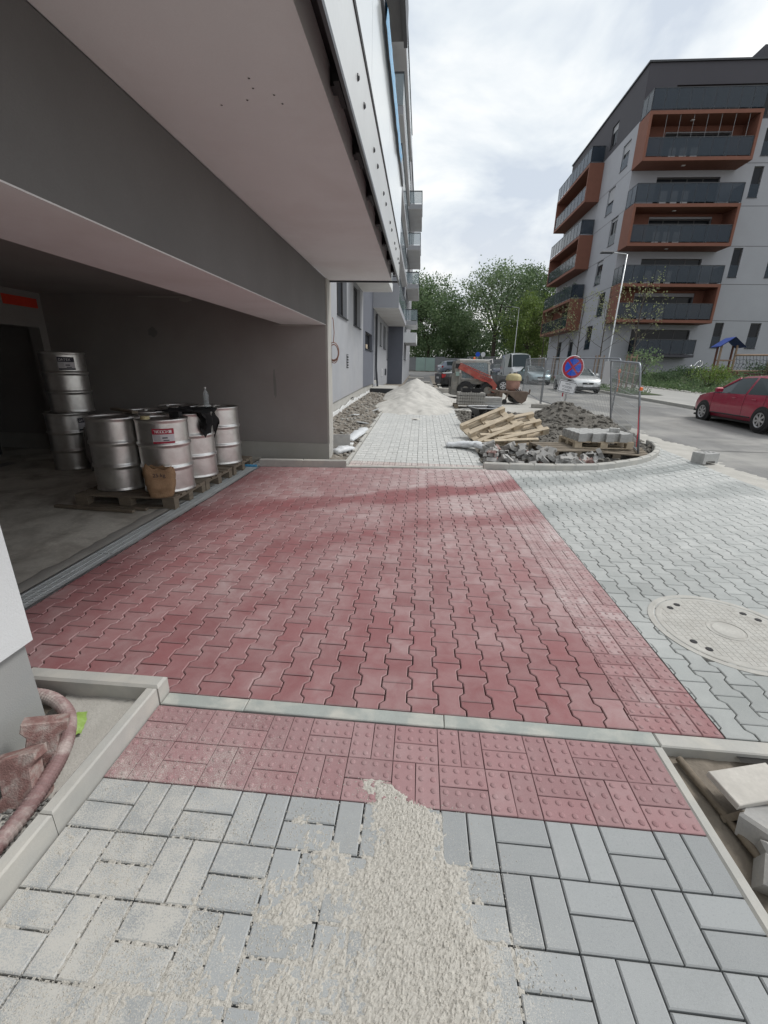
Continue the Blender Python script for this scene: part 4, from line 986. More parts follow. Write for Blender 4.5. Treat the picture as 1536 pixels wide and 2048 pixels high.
for z in (6.15, 9.05, 11.95, 14.85, 17.8): rb('facade_joint', 'frame_dark', MB().box(24.7, 46, RY0-.006, RY0, z, z+.035))
for h in rwin: window(RB, (0, RY0, 0), uF, nF, h, .16, 1, rail=.95, fw=.09)
for k, h in enumerate(lw): window(RB, (RX0, 0, 0), uL, nL, h, .16, 2, rail=.85, fw=.08, blind=(.35, .12, .0, .5, .15, .0, .1, .0)[k])
window(RB, (RX0, 0, 0), uL, nL, (48.8, 50.2, 21.2, 22.9), .16, 2, blind=.3)
window(RB, (0, RY0, 0), uF, nF, top, .2, 6, frame='frame_dark')
for k, h in enumerate(doors): 
    a, b_ = (18.7, 21.4) if k % 2 else (18.9, 21.8)
    window(RB, (0, RY0+.02, 0), uF, nF, h, .2, 4, frame='frame_dark', sill=False)
    for i in range(3): rb('white_sash', 'frame_white', MB().box(19.2+i*.85, 19.75+i*.85, RY0+.185, RY0+.195, h[2]+.15, h[2]+1.35))
window(RB, (0, RY0, 0), uF, nF, low, .2, 4, sill=False)
def rail_run(parent, pts, z0, h, mat='rail_glass', pw=.92, post=True):
    """glass balustrade of separate panes with posts and a top rail along a plan polyline"""
    top_ = MB()
    for a, b_ in zip(pts, pts[1:]):
        a, b_ = Vector((*a, 0)), Vector((*b_, 0)); L_ = (b_-a).length; t = (b_-a)/L_; n_ = max(1, round(L_/pw))
        for k in range(n_):
            p, q = a+t*(L_*k/n_+.02), a+t*(L_*(k+1)/n_-.02)
            MB().bar((p.x, p.y, z0+h/2), (q.x, q.y, z0+h/2), .02, h-.06).build('balustrade_panel', M[mat], parent, world=True)
        pm_ = MB()
        for k in range(n_+1):
            p = a+t*(L_*k/n_); MB().bar((p.x, p.y, z0-.1), (p.x, p.y, z0+h), .04, .04).build('post', M['anthracite'], parent, world=True)
        top_.bar((a.x, a.y, z0+h), (b_.x, b_.y, z0+h), .05, .05)
    top_.build('handrail', M['anthracite'], parent, world=True)
YF = 42.12
for k, (z0, z1) in enumerate(((5.76, 8.78), (11.54, 14.52), (17.36, 20.52))):
    x0, x1 = RX0-.07, 24.62
    fr = MB().box(x0, x1, YF, RY0-.006, z0, z0+.24).box(x0, x1, YF, RY0-.006, z1-.24, z1).box(x0, x0+.2, YF, RY0-.006, z0+.24, z1-.24).box(x1-.2, x1, YF, RY0-.006, z0+.24, z1-.24)
    f_ = rb('loggia_frame', 'terracotta', fr)
    rb('loggia_lining', 'terracotta', MB().box(x0+.2, 18.55, RY0-.07, RY0-.01, z0+.25, z1-.25), f_); rb('loggia_lining', 'terracotta', MB().box(23.62, x1-.2, RY0-.07, RY0-.01, z0+.25, z1-.25), f_); rb('loggia_lining', 'terracotta', MB().box(18.55, 23.62, RY0-.07, RY0-.01, z0+2.56, z1-.25), f_)
    rb('ceiling_lamp', 'ink_white', MB().box(19.9, 20.15, 42.9, 43.1, z1-.28, z1-.243), f_); rb('ceiling_lamp', 'ink_white', MB().box(19.9, 20.15, 42.9, 43.1, z0-.03, z0-.003), f_)
    rail_run(f_, [(x0+.22, YF+.10), (x1-.22, YF+.10)], z0+.3, 1.22, 'rail_glass')
    rail_run(f_, [(x0+.04, RY0-.1), (x0+.04, YF+.05), (x1-.05, YF+.05), (x1-.05, RY0-.1)], z1+.08, 1.30, 'rail_glass')
    if k == 2:
        for i in range(7): rb('glazing_bar', 'roller', MB().box(x0+1.3+i*1.0, x0+1.312+i*1.0, YF+.06, YF+.085, z0+1.5, z1-.24), f_)
lf = rb('low_balcony', 'bld_dark', MB().box(18.95, 24.1, 42.7, RY0-.006, 3.0, 3.2))
rail_run(lf, [(19., RY0-.1), (19., 42.75), (24.05, 42.75), (24.05, RY0-.1)], 3.25, 1.2, 'rail_glass')
XF = 15.15
for k, (z0, z1) in enumerate(((5.76, 8.8), (11.54, 14.56), (17.38, 20.56))):
    y0, y1 = 51.0, 61.6
    fr = MB().box(XF, RX0-.006, y0, y1, z0, z0+.24).box(XF, RX0-.006, y0, y1, z1-.24, z1).box(XF, RX0-.006, y0, y0+.2, z0+.24, z1-.24).box(XF, RX0-.006, y1-.2, y1, z0+.24, z1-.24)
    f_ = rb('loggia_frame', 'terracotta', fr)
    rb('loggia_lining', 'terracotta', MB().box(RX0-.07, RX0-.01, y0+.21, y1-.21, z0+.25, z1-.25), f_)
    rb('loggia_door', 'win_glass', MB().box(RX0-.12, RX0-.075, 54, 57.5, z0+.26, z0+2.4), f_)
    rail_run(f_, [(XF+.08, y0+.22), (XF+.08, y1-.22)], z0+.3, 1.15, 'rail_glass', 1.1)
    rail_run(f_, [(RX0-.1, y0+.05), (XF+.05, y0+.05), (XF+.05, y1-.05)], z1+.08, 1.25, 'rail_glass', 1.1)

# ================================================================== STREET FURNITURE
def street_lamp(label, x, y, h, arm, r=.07):
    t = thing('street_lamp', label, 'street lamp', (x, y, zt(y)), 0, 'street lamps')
    MB().tube([(0, 0, 0), (0, 0, 1.2), (0, 0, 1.25), (0, 0, h)], [r, r, r*.8, r*.55], 10).build('pole', M['steel'], t, smooth=True)
    MB().tube([(0, 0, h-.03), (-.1, 0, h+.02), (-arm*.6, 0, h+.1)], r*.5, 8).build('arm', M['steel'], t)
    MB().cbox(-arm-.1, -arm*.55, -.13, .13, h+.05, h+.15, .03).build('lantern', M['anthracite'], t)
    return t
street_lamp('tall grey street lamp before the terracotta balconies', 13.0, 33., 8.4, 1.6)
street_lamp('distant thin street lamp in front of the trees', 11.2, 57., 7.7, 1.5, .06)
# no-stopping sign
SG = thing('road_sign', 'round blue and red no stopping sign with white plate on a post', 'sign', (5.14, 16.25, zt(16.2)), .12)
tilt = RY(.07)
pole = MB(); pole.tube([(0, 0, 0), (.0, 0, 1.9)], .03, 10, X=tilt); pole.build('post', M['steel'], SG)
MB().tube([(-.11, .04, 0), (-.05, .04, 1.0)], .02, 8).build('striped_rod', M['sign_white'], SG)
for z in (.1, .5): MB().tube([(-.11+.06*z, .04, z), (-.11+.06*(z+.18), .04, z+.18)], .0215, 8).build('red_band', M['sign_red'], SG)
DX = tilt @ TR(.0, -.045, 1.50) @ RX(pi/2)
def disc(r0, r1, z, n_=36, a0=0., a1=2*pi): return MB().lathe([(r0, z), (r1, z)], n_, 0, DX, a0, a1)
MB().lathe([(.001, -.012), (.385, -.012), (.392, 0), (.385, .006), (.001, .006)], 40, 0, DX).build('disc', M['sign_white'], SG)
MB().lathe([(.001, .008), (.37, .008)], 40, 0, DX).build('red_face', M['sign_red'], SG)
for k in range(4):
    a = k*pi/2; mb = MB(); r_, off, n_ = .285, .033, 10
    pts = []; c0 = (off*1.414*math.cos(a), off*1.414*math.sin(a)); da = math.asin(off/r_)
    pts = [c0]+[(r_*math.cos(a-pi/4+da+(pi/2-2*da)*i/n_), r_*math.sin(a-pi/4+da+(pi/2-2*da)*i/n_)) for i in range(n_+1)]
    mb.add([(x, y, .010) for x, y in pts], [tuple(range(len(pts)))], 0, DX); mb.build('blue_field', M['sign_blue'], SG)
PX_ = tilt @ TR(-.055, -.045, .83) @ RX(pi/2) @ RZ(-.12)
def rr_rect(w, h, r, n_=5): return [(sx*(w/2-r)+r*math.cos(a0+i*pi/2/n_), sy*(h/2-r)+r*math.sin(a0+i*pi/2/n_)) for sx, sy, a0 in ((1, 1, 0), (-1, 1, pi/2), (-1, -1, pi), (1, -1, 3*pi/2)) for i in range(n_+1)]
pp = MB().prism(rr_rect(.64, .41, .045), -.012, .002, 0, 0, PX_).build('plate', M['sign_white'], SG)
MB().prism(rr_rect(.605, .375, .035), .002, .004, 0, 0, PX_).build('plate_border', M['ink'], pp); MB().prism(rr_rect(.57, .34, .025), .004, .006, 0, 0, PX_).build('plate_face', M['sign_white'], pp)
for k, (tx, s_) in enumerate((('MIMO', .075), ('VOZIDEL', .095), ('STAVBY', .085))): text_mesh(tx, s_, M['ink'], 'lettering', pp, PX_ @ TR(0, .105-.105*k, .007))
MB().box(-.05, .05, -.05, .03, 1.04, 1.09, 0, tilt).build('clamp', M['anthracite'], SG)
# mesh fence panels
def fence_panel(label, A, B, h, base=.12, group='temporary mesh fence panels', lean=(0, 0)):
    A, B = Vector((*A, zt(A[1]))), Vector((*B, zt(B[1]))); t = thing('mesh_fence', label, 'fence', tuple(A), 0, group)
    d = B-A; L_ = d.length; u = d/L_; lv = Vector((lean[0], lean[1], 0))
    P = lambda s_, z: u*s_+Vector((0, 0, z))+lv*(z/h)
    r_ = .15; arc = [P(r_*(1-math.cos(q)), h-r_+r_*math.sin(q)) for q in frange(0, pi/2, 5)]; arc2 = [P(L_-r_*(1-math.cos(q)), h-r_+r_*math.sin(q)) for q in frange(pi/2, 0, 5)]
    MB().tube([P(0, 0)]+arc+arc2+[P(L_, 0)], .021, 8).build('tube_frame', M['galv_fence'], t, smooth=True)
    MB().tube([P(0, base), P(L_, base)], .016, 8).build('bottom_rail', M['galv_fence'], t)
    wm = MB(); nv = int(L_/.1)
    for k in range(1, nv): wm.tube([P(L_*k/nv, base), P(L_*k/nv, h-.01)], .0036, 3, caps=False)
    for k in range(1, 8): wm.tube([P(0, base+(h-base)*k/8), P(L_, base+(h-base)*k/8)], .0038, 3, caps=False)
    tag(wm.build('wire_mesh', M['wire'], t), kind='stuff'); return t
p1 = fence_panel('nearest mesh fence panel standing at the curved kerb', (4.34, 8.72), (5.42, 12.75), 1.76, lean=(-.32, .0))
p2 = fence_panel('mesh fence panel between the road sign and the concrete foot', (5.45, 12.95), (5.05, 18.9), 1.82)
p3 = fence_panel('far mesh fence panel beside the sweeper', (5.03, 19.0), (5.8, 25.9), 1.8)
p4 = fence_panel('mesh fence panel furthest away behind the loader', (5.0, 28.0), (3.2, 33.0), 1.9)
MB().bar((5.35, 13.75, 1.62), (5.385, 13.3, 1.62), .012, .62).build('white_board', M['sign_white'], p2, world=True)
MB().tube([(-.09, -.02, .22), (-.12, -.03, .5), (-.16, -.03, .75), (-.18, -.03, 1.0)], [.005, .009, .007, .004], 6).build('tape_tail', M['tape_red'], p1)
MB().cbox(-.022, .022, -.03, .03, 0, .06, .01).build('orange_tag', M['tape_orange'], p1, loc=(-.225, -.02, 1.28))
MB().cbox(-.025, .025, -.03, .03, 0, .09, .01).build('orange_tag', M['tape_orange'], p2, loc=(0, -.02, 1.45))
MB().tube([(.0, 0, 1.45), (-.03, -.2, 1.2), (.0, -.1, .95)], .01, 6).build('tape_tail', M['tape_orange'], p2)
for lb_, x, y, a in (('concrete fence foot under the middle fence posts', 5.38, 12.25, .35), ('concrete fence foot beside the soil heap', 4.62, 17.2, -.06)):
    t = MB().cbox(-.36, .36, -.12, .12, 0, .14, .02); t.box(-.2, -.1, -.05, .05, .13, .145); t.box(.1, .2, -.05, .05, .13, .145)
    o = t.build('concrete_ballast', M['concrete']); o.location = (x, y, zt(y)); o.rotation_euler = (0, 0, a); tag(o, lb_, 'ballast', 'fence ballast blocks')
# manhole
MHt = thing('manhole_cover', 'round concrete and iron manhole cover in the grey paving', 'manhole cover', (MH[0], MH[1], 0))
MB().lathe([(.47, -.03), (.47, .0035), (.435, .005), (.428, .001), (.428, -.02)], 56).build('rim', M['manhole'], MHt)
hp = [(.35*math.cos(a), .35*math.sin(a)) for a in [q+o_ for q in (.6, 2.17, 3.74, 5.31) for o_ in (-.12, .14)]]
MB().lathe([(.422, -.02), (.422, .001), (.415, .004), (.39, .004), (.385, .002), (.001, .002)], 56).build('plate', M['manhole'], MHt)
sq = MB()
for i in range(-9, 10):
    for j in range(-9, 10):
        x, y = i*.04, j*.04
        if .12 < math.hypot(x, y) < .372 and all(math.hypot(x-a, y-b_) > .035 for a, b_ in hp): sq.cbox(x-.0175, x+.0175, y-.0175, y+.0175, .001, .0038, .0015)
tag(sq.build('tread_studs', M['manhole'], MHt), kind='stuff')
MB().lathe([(.001, .007), (.085, .007), (.095, .003)], 32).lathe([(.105, .002), (.108, .006), (.12, .006), (.122, .002)], 36).build('emblem', M['manhole'], MHt)
for a, b_ in hp:
    MB().lathe([(.001, .0055), (.02, .0055), (.022, .003)], 14).build('lifting_hole', M['black'], MHt, loc=(a, b_, 0))
# ---------------------------------------------------------------- materials on the building site
def put(o, loc, rot=(0, 0, 0)): o.location = loc; o.rotation_euler = rot; return o
H_LOOSE = {k: MB().prism(hpoly(0, 0), -.04, .04, .004).mesh('paver', M[k]) for k in ('paver_loose', 'paver_loose_red', 'paver_stack')}
# pallet of interlocking pavers by the fence
pallet('fresh pallet carrying two layers of grey interlocking pavers', (3.70, 9.32, zt(9)+.11), .10, 'wood_new', group='pallets on the site')
pallet('broken pallet lying under the loaded paver pallet', (3.98, 9.05, zt(9)-.05), -.22, 'wood_old', rot=(.05, .02, -.2), group='pallets on the site')
stk = thing('paver_stack', 'two layers of grey interlocking pavers stacked on fresh pallet', 'pavers', (3.70, 9.32, zt(9)+.256), .10)
for lay in range(2):
    for i in range(8):
        for j in range(4): inst('paver', H_LOOSE['paver_stack'], stk, (-.49+.14*i, -.32+.2*j+(.1 if i % 2 else 0)-.04, .041+.081*lay), (0, 0, rnd.gauss(0, .01)))
tag(inst('paver', H_LOOSE['paver_stack'], None, (4.0, 9.2, zt(9)+.46), (0, 0, 1.2)), 'single grey paver lying on top of the paver stack', 'paver')
# rubble of loose pavers between kerb and pallets
GP = 'loose pavers tipped behind the kerb'
for k in range(78):
    x = 1.3+2.4*rnd.random()**1.3; y = ycurve(x)+.27+.95*rnd.random()**1.3
    red_ = rnd.random() < .12
    z = site_z(x, y)+rnd.choice((.04, .08, .13, .19))*(1 if x < 2.7 else .5)
    o = inst('paver', H_LOOSE['paver_loose_red' if red_ else 'paver_loose'], None, (x, y, z), (rnd.uniform(-.9, .9)+(pi/2 if rnd.random() < .3 else 0), rnd.uniform(-.6, .6), rnd.uniform(0, 6.28)))
    tag(o, 'loose reddish paver in the jumbled heap behind the kerb' if red_ else 'loose grey paver in the jumbled heap behind the kerb', 'paver', GP+(' red' if red_ else ' grey'))
# leaning pallets
def axes(ex, ey):
    ex = Vector(ex).normalized(); ey = Vector(ey); ey = (ey-ex*ey.dot(ex)).normalized(); ez = ex.cross(ey)
    return Matrix((ex, ey, ez)).transposed().to_euler()
pallet('upturned fresh pallet leaning highest on the pallet pile', (1.66, 10.15, .46), rot=axes((.92, .42, .36), (.12, -.75, -.42)), mat='wood_new', group='pallets on the site')
pallet('fresh pallet in the middle of the leaning pallet pile', (2.20, 10.05, .45), rot=axes((.95, .25, .20), (.15, -.8, -.36)), mat='wood_new', group='pallets on the site')
pallet('fresh pallet at the bottom of the leaning pallet pile', (1.98, 9.9, .28), rot=axes((.97, .12, .05), (.12, -.85, -.22)), mat='wood_new', group='pallets on the site')
pallet('old pallet lying flat among the loose pavers', (3.0, 8.95, zt(8.7)+.0), rot=(.04, .03, .35), mat='wood_old', group='pallets on the site')
# wheelbarrow
wb = thing('wheelbarrow', 'black wheelbarrow standing on the dug soil behind the pallets', 'wheelbarrow', (1.72, 12.1, zt(12.1)+.02), .25)
def tray(z0, z1, w0, l0, w1, l1, t=.02):
    o_ = [(sx*w/2, sy*l/2, z) for z, w, l in ((z0, w0, l0), (z1, w1, l1), (z1, w1-.05, l1-.05), (z0+.02, w0-.03, l0-.03)) for sx, sy in ((-1, -1), (1, -1), (1, 1), (-1, 1))]
    m_ = MB(); m_.add(o_, [(3, 2, 1, 0), (12, 13, 14, 15)]+[(4*k+i, 4*k+(i+1) % 4, 4*(k+1)+(i+1) % 4, 4*(k+1)+i) for k in range(3) for i in range(4)]); return m_
tray(.26, .48, .32, .4, .60, .84).build('tray', M['trim'], wb)
MB().tube([(x*.3, y*.42, .485) for x, y in ((-1, -1), (1, -1), (1, 1), (-1, 1))], .016, 6, True).build('rim', M['steel'], wb)
for s_ in (-1, 1):
    MB().tube([(s_*.22, -.75, .46), (s_*.2, -.2, .24), (s_*.08, .6, .2)], .016, 6).build('handle', M['trim'], wb); MB().tube([(s_*.2, -.2, .24), (s_*.22, -.3, 0)], .014, 6).build('leg', M['trim'], wb)
wh = MB().lathe([(.1, -.03), (.17, -.035), (.19, 0), (.17, .035), (.1, .03)], 18).build('wheel', M['rubber'], wb); put(wh, (0, .62, .19), (0, pi/2, 0))
# block pallet and slabs on the concrete pad
pallet('weathered pallet under the small grey blocks on the concrete pad', (1.82, 16.3, zt(16.3)), 0., 'wood_old', group='pallets on the site')
bs = thing('block_stack', 'wrapped stack of small grey blocks on a pallet by the loader', 'blocks', (1.82, 16.3, zt(16.3)+.145), 0)
bk = MB()
for i in range(12):
    for j in range(5):
        for k in range(4): bk.cbox(-.48+.08*i+.005, -.4+.08*i-.005, -.4+.16*j+.005, -.24+.16*j-.005, .105*k+.005, .105*(k+1)-.005, .008)
tag(bk.build('blocks', M['concrete'], bs), kind='stuff')
MB().box(-.485, .485, -.405, .405, .105, .11).box(-.485, .485, -.405, .405, .315, .32).build('strap', M['anthracite'], bs)
for lb_, x, a in (('dark plastic crate on top of the grey block stack', 1.62, .1), ('second dark crate on top of the grey block stack', 1.98, -.05)):
    c_ = tray(0, .14, .30, .26, .34, .30).build('crate', M['trim']); put(c_, (x, 16.15, zt(16.3)+.57), (0, 0, a)); tag(c_, lb_, 'crate')
sl = thing('slab_stack', 'stack of flat grey kerb slabs beside the block pallet', 'slabs', (2.62, 16.5, zt(16.5)), .03)
for k in range(4):
    for j in range(2): MB().cbox(-.32+.05*(k == 0), .32, -.3+.31*j, 0+.31*j, .06+.085*k, .06+.085*k+.08, .008).build('slab', M['paver_stack' if k < 2 else 'paver_loose'], sl)
for x in (-.2, .2): MB().box(x-.05, x+.05, -.32, .32, 0, .058).build('bearer', M['wood_old'], sl)
MB().box(-.33, .36, -.34, -.28, .09, .12).build('plastic_sheet', M['plastic_white'], sl)
# hollow concrete block by the road
hb = MB(); 
for x0, x1, y0, y1 in ((-.2, .2, -.1, -.065), (-.2, .2, .065, .1), (-.2, -.155, -.065, .065), (.155, .2, -.065, .065), (-.055, -.02, -.065, .065), (.04, .075, -.065, .065)): hb.box(x0, x1, y0, y1, 0, .19)
hb_o = MB().cbox(-.2, .2, -.12, .12, .05, .2, .008).box(-.2, -.12, -.12, .12, -.0, .05).box(.12, .2, -.12, .12, 0, .05).build('hollow_block', M['paver_stack']); put(hb_o, (5.46, 8.52, zt(8.5)), (0, 0, .42)); tag(hb_o, 'grey hollow concrete block at the edge of the paving', 'block')
for i in range(2):
    for j in range(3): MB().cbox(-.035, .035, -.022, .022, 0, .0025, .001).build('cell', M['black'], hb_o, loc=(-.11+.11*j, -.05+.1*i, .199))
# white plastic
def sheet_roll(name, label, pts, w, seed, cat):
    mb = MB(); n_ = 8
    P_ = [Vector(p) for p in pts]; fine = []
    for a, b_ in zip(P_, P_[1:]): fine += [a+(b_-a)*i/8 for i in range(8)]
    fine.append(P_[-1])
    for i, p in enumerate(fine):
        t = (fine[min(i+1, len(fine)-1)]-fine[max(i-1, 0)]).normalized(); sd = t.cross(Vector((0, 0, 1))).normalized(); q = i/(len(fine)-1); ww = w*(.75+.35*math.sin(q*pi)+.15*fbm(q*5, seed))
        for j in range(n_):
            an = 2*pi*j/n_; rr_ = 1+.25*fbm(q*6, j, seed)
            mb.v.append(p+sd*math.cos(an)*ww*rr_+Vector((0, 0, 1))*(math.sin(an)*ww*.45*rr_+ww*.45))
    m_ = len(fine); mb.f = [(i*n_+j, i*n_+(j+1) % n_, (i+1)*n_+(j+1) % n_, (i+1)*n_+j) for i in range(m_-1) for j in range(n_)]+[tuple(range(n_))[::-1], tuple(range((m_-1)*n_, m_*n_))]; mb.mi = [0]*len(mb.f)
    return tag(mb.build(name, M['plastic_white'], smooth=True), label, cat)
sheet_roll('plastic_sheet', 'white plastic sheet lying from the footpath over the loose pavers', [(.60, 9.1, .06), (.95, 9.05, .07), (1.22, 8.9, .1), (1.42, 8.35, .12)], .14, 2, 'plastic sheet')
sheet_roll('plastic_sack', 'white plastic sack in the pillar corner by the kerb', [(-1.58, 7.98, .02), (-1.45, 8.15, .05), (-1.32, 8.4, .03)], .13, 5, 'sack')
sheet_roll('plastic_wrap', 'grey white plastic wrap lying along the footpath kerb', [(-1.5, 9.2, .06), (-1.42, 10.0, .08), (-1.36, 10.8, .1)], .13, 8, 'plastic wrap')
tag(put(MB().cbox(-.18, .18, -.03, .03, 0, .30, .008).build('concrete_slab', M['paver_loose']), (-1.56, 8.55, .03), (-.35, .0, .15)), 'broken grey concrete slab leaning behind the white sack', 'slab')
for k, (x, y, sx, sy, lb_) in enumerate(((-1.5, 8.75, .16, .1, 'broken white board nearest the leaning slab'), (-1.72, 9.1, .12, .09, 'small white board fragment by the pillar'), (-1.55, 11.7, .22, .16, 'large white board fragment in the middle of the soil strip'), (-1.95, 12.9, .12, .1, 'white board fragment near the facade'), (-1.42, 14.2, .14, .12, 'farthest white board fragment by the footpath kerb'))):
    tag(put(MB().prism([(-sx, -sy), (sx*.9, -sy*.7), (sx, sy*.6), (-sx*.4, sy)], 0, .03, .004).build('board_fragment', M['styro']), (x, y, lsoil(x, y)+.06), (.15, -.1+.1*k, k*.9)), lb_, 'board')
# foam insulation strip sticking out of the soil along the facade
fs_ = MB()
for i in range(60):
    y = 8.2+i*.22; h = .10+.06*fbm(y*2, 1)+.04*fbm(y*9, 4); z = lsoil(-2.5, y); fs_.v += [(-2.46, y, z-.05), (-2.46, y, z+h), (-2.495, y, z+h), (-2.495, y, z-.05)]
fs_.f = [(4*i+j, 4*i+(j+1) % 4, 4*(i+1)+(j+1) % 4, 4*(i+1)+j) for i in range(59) for j in range(4)]; fs_.mi = [0]*len(fs_.f)
tag(fs_.build('foam_strip', M['styro']), 'torn white foam strip along the foot of the grey facade', 'foam')
# ---------------------------------------------------------------- near left corner: hose, pavers, bag
hs = MB(); raw = [(-2.1, 1.56, .05), (-1.92, 1.58, .05), (-1.75, 1.56, .055), (-1.60, 1.48, .055), (-1.50, 1.36, .055), (-1.44, 1.24, .055), (-1.405, 1.10, .05), (-1.39, .95, .045), (-1.40, .75, .045), (-1.46, .5, .045), (-1.55, .2, .045)]
path = []
for i in range(len(raw)-1):
    p0, p1, p2, p3 = [Vector(raw[max(0, min(len(raw)-1, k))]) for k in (i-1, i, i+1, i+2)]
    for j in range(18):
        t = j/18; path.append(.5*((2*p1)+(p2-p0)*t+(2*p0-5*p1+4*p2-p3)*t*t+(3*p1-p0-3*p2+p3)*t**3))
hs.tube(path, [.027+(.005 if i % 2 else 0) for i in range(len(path))], 16)
tag(hs.build('ribbed_hose', M['hose'], smooth=False), 'ribbed brown hose curling along the left kerb', 'hose')
for lb_, loc, rot in (('upper reddish paver leaning on the near wall plinth', (-1.515, 1.265, .115), (1.25, .25, .55)), ('lower reddish paver standing on the gravel by the wall', (-1.49, 1.13, .085), (1.15, -.15, .35))):
    o = inst('paver', MB().prism(hpoly(0, 0), -.04, .04, .004).mesh('paver', M['paver_loose_red']), None, loc, rot); tag(o, lb_, 'paver')
gb = MB()
for j in range(13):
    for i in range(13):
        u, v = i/12-.5, j/12-.5; gb.v.append((u*.14+.008*fbm(v*3, u*3), v*.15, .012+.018*abs(fbm(u*5, v*5, 3))+.06*math.exp(-(u*u+v*v)*9)))
gb.f = [(j*13+i, j*13+i+1, (j+1)*13+i+1, (j+1)*13+i) for j in range(12) for i in range(12)]; gb.mi = [0]*len(gb.f)
tag(put(gb.build('green_bag', M['green_bag'], smooth=True), (-1.575, 1.44, 0.), (0, 0, .5)), 'crumpled bright green plastic bag behind the hose', 'bag')
# ---------------------------------------------------------------- near right pit: stick, plank, broken pavers
tag(MB().tube([(1.262, 1.60, -.03), (1.33, 1.12, -.03), (1.43, .55, -.02)], .016, 10).build('wooden_pole', M['wood_old'], smooth=True), 'thin wooden pole lying in the right pit', 'pole')
tag(put(MB().cbox(-.15, .15, -.07, .07, -.013, .013, .003).build('plank_offcut', M['wood_grey']), (1.43, 1.42, .055), (.10, .04, .28)), 'short pale plank offcut on the rubble at right', 'plank')
GR = 'broken concrete pieces in the right pit'
for k, (x, y, z, sx, sy, sz, a, lb_) in enumerate(((1.40, 1.29, -.0, .085, .065, .045, .5, 'chunky grey kerb piece under the plank offcut'), (1.30, 1.12, -.02, .05, .035, .05, .9, 'small grey concrete block touching the wooden pole'), (1.325, .98, -.03, .09, .05, .045, .6, 'long pale concrete piece low down beside the wooden pole'), (1.40, 1.14, -.01, .085, .06, .05, -.4, 'grey concrete piece at the right frame edge'), (1.28, .84, -.04, .07, .06, .045, 1.2, 'flat concrete piece lowest in the right pit'), (1.53, 1.30, -.0, .10, .07, .05, .1, 'grey concrete piece behind the plank offcut'))):
    rr = random.Random(k); poly = [(sx*(1+rr.uniform(-.25, .2))*px_, sy*(1+rr.uniform(-.25, .2))*py_) for px_, py_ in ((-1, -.8), (.2, -1), (1, -.7), (.95, .8), (-.3, 1), (-1, .7))]
    tag(put(MB().prism(poly, -sz, sz, .012).build('concrete_piece', M['paver_loose']), (x, y, z), (rr.uniform(-.35, .35), rr.uniform(-.35, .35), a)), lb_, 'concrete', GR)
tag(put(MB().cbox(-.05, .05, -.012, .012, -.05, .05, .003).build('wood_chip', M['wood_old']), (1.345, 1.33, -.01), (.5, .3, .4)), 'dark split wood piece beside the wooden pole', 'wood')
# ================================================================== VEHICLES
def make_wheel(parent, x, y, r, side, w=.2, spokes=6, rimmat='alloy'):
    X = TR(x, y, r) @ RY(pi/2*side)
    hub = MB().lathe([(r*.62, -.0), (r*.62, -w*.9), (.01, -w*.9)], 24, 0, X).build('wheel', M['trim'], parent)
    MB().lathe([(r*.64, .004), (r*.70, .014), (r*.90, .014), (r*.98, -.012), (r, -.03), (r, -w+.02), (r*.9, -w)], 28, 0, X).build('tyre', M['rubber'], hub, smooth=True)
    rm = MB().lathe([(r*.55, -.005), (r*.60, .010), (r*.65, .008)], 28, 0, X).lathe([(.001, .012), (r*.13, .010), (r*.16, -.01)], 14, 0, X)
    for k in range(spokes):
        S = X @ RZ(2*pi*k/spokes); rm.add([(r*.1, -r*.07, .004), (r*.58, -r*.10, .002), (r*.58, r*.10, .002), (r*.1, r*.07, .004), (r*.1, -r*.05, -.02), (r*.58, -r*.08, -.02), (r*.58, r*.08, -.02), (r*.1, r*.05, -.02)], [(0, 1, 2, 3), (0, 4, 5, 1), (3, 2, 6, 7)], 0, S)
    rm.build('rim', M[rimmat], hub); return hub
HATCH = [(-2.06, .38, .66, .80, .86, .58, 'b'), (-1.98, .26, .80, .92, 1.00, .68, 'r'), (-1.62, .22, .845, .965, 1.37, .585, 'b'), (-1.38, .2, .855, .96, 1.425, .585, 's'), (-.55, .2, .86, .945, 1.465, .60, 'p'), (-.47, .2, .86, .945, 1.465, .60, 's'),
         (.22, .2, .86, .93, 1.43, .60, 'w'), (1.02, .2, .86, .92, .975, .74, 'b'), (1.35, .2, .85, .88, .93, .73, 'b'), (1.72, .22, .82, .80, .86, .68, 'b'), (1.95, .25, .74, .66, .74, .60, 'b'), (2.06, .34, .60, .50, .58, .48, 'b')]
SEDAN = [(-2.25, .38, .68, .82, .86, .60, 'b'), (-2.15, .28, .80, .92, .96, .66, 'b'), (-1.55, .22, .85, .95, 1.0, .70, 'r'), (-.95, .2, .865, .945, 1.36, .56, 's'), (-.30, .2, .87, .935, 1.41, .58, 'p'), (-.22, .2, .87, .935, 1.41, .58, 's'), (.35, .2, .87, .925, 1.37, .58, 'w'),
         (1.08, .2, .865, .91, .96, .72, 'b'), (1.5, .2, .85, .86, .91, .70, 'b'), (1.95, .22, .82, .77, .82, .66, 'b'), (2.15, .25, .74, .64, .71, .60, 'b'), (2.26, .34, .62, .50, .58, .5, 'b')]
SUV = [(a, b_*1.15+.05, c*1.04, d*1.16, e_*1.14, f*1.06, g) for a, b_, c, d, e_, f, g in HATCH]
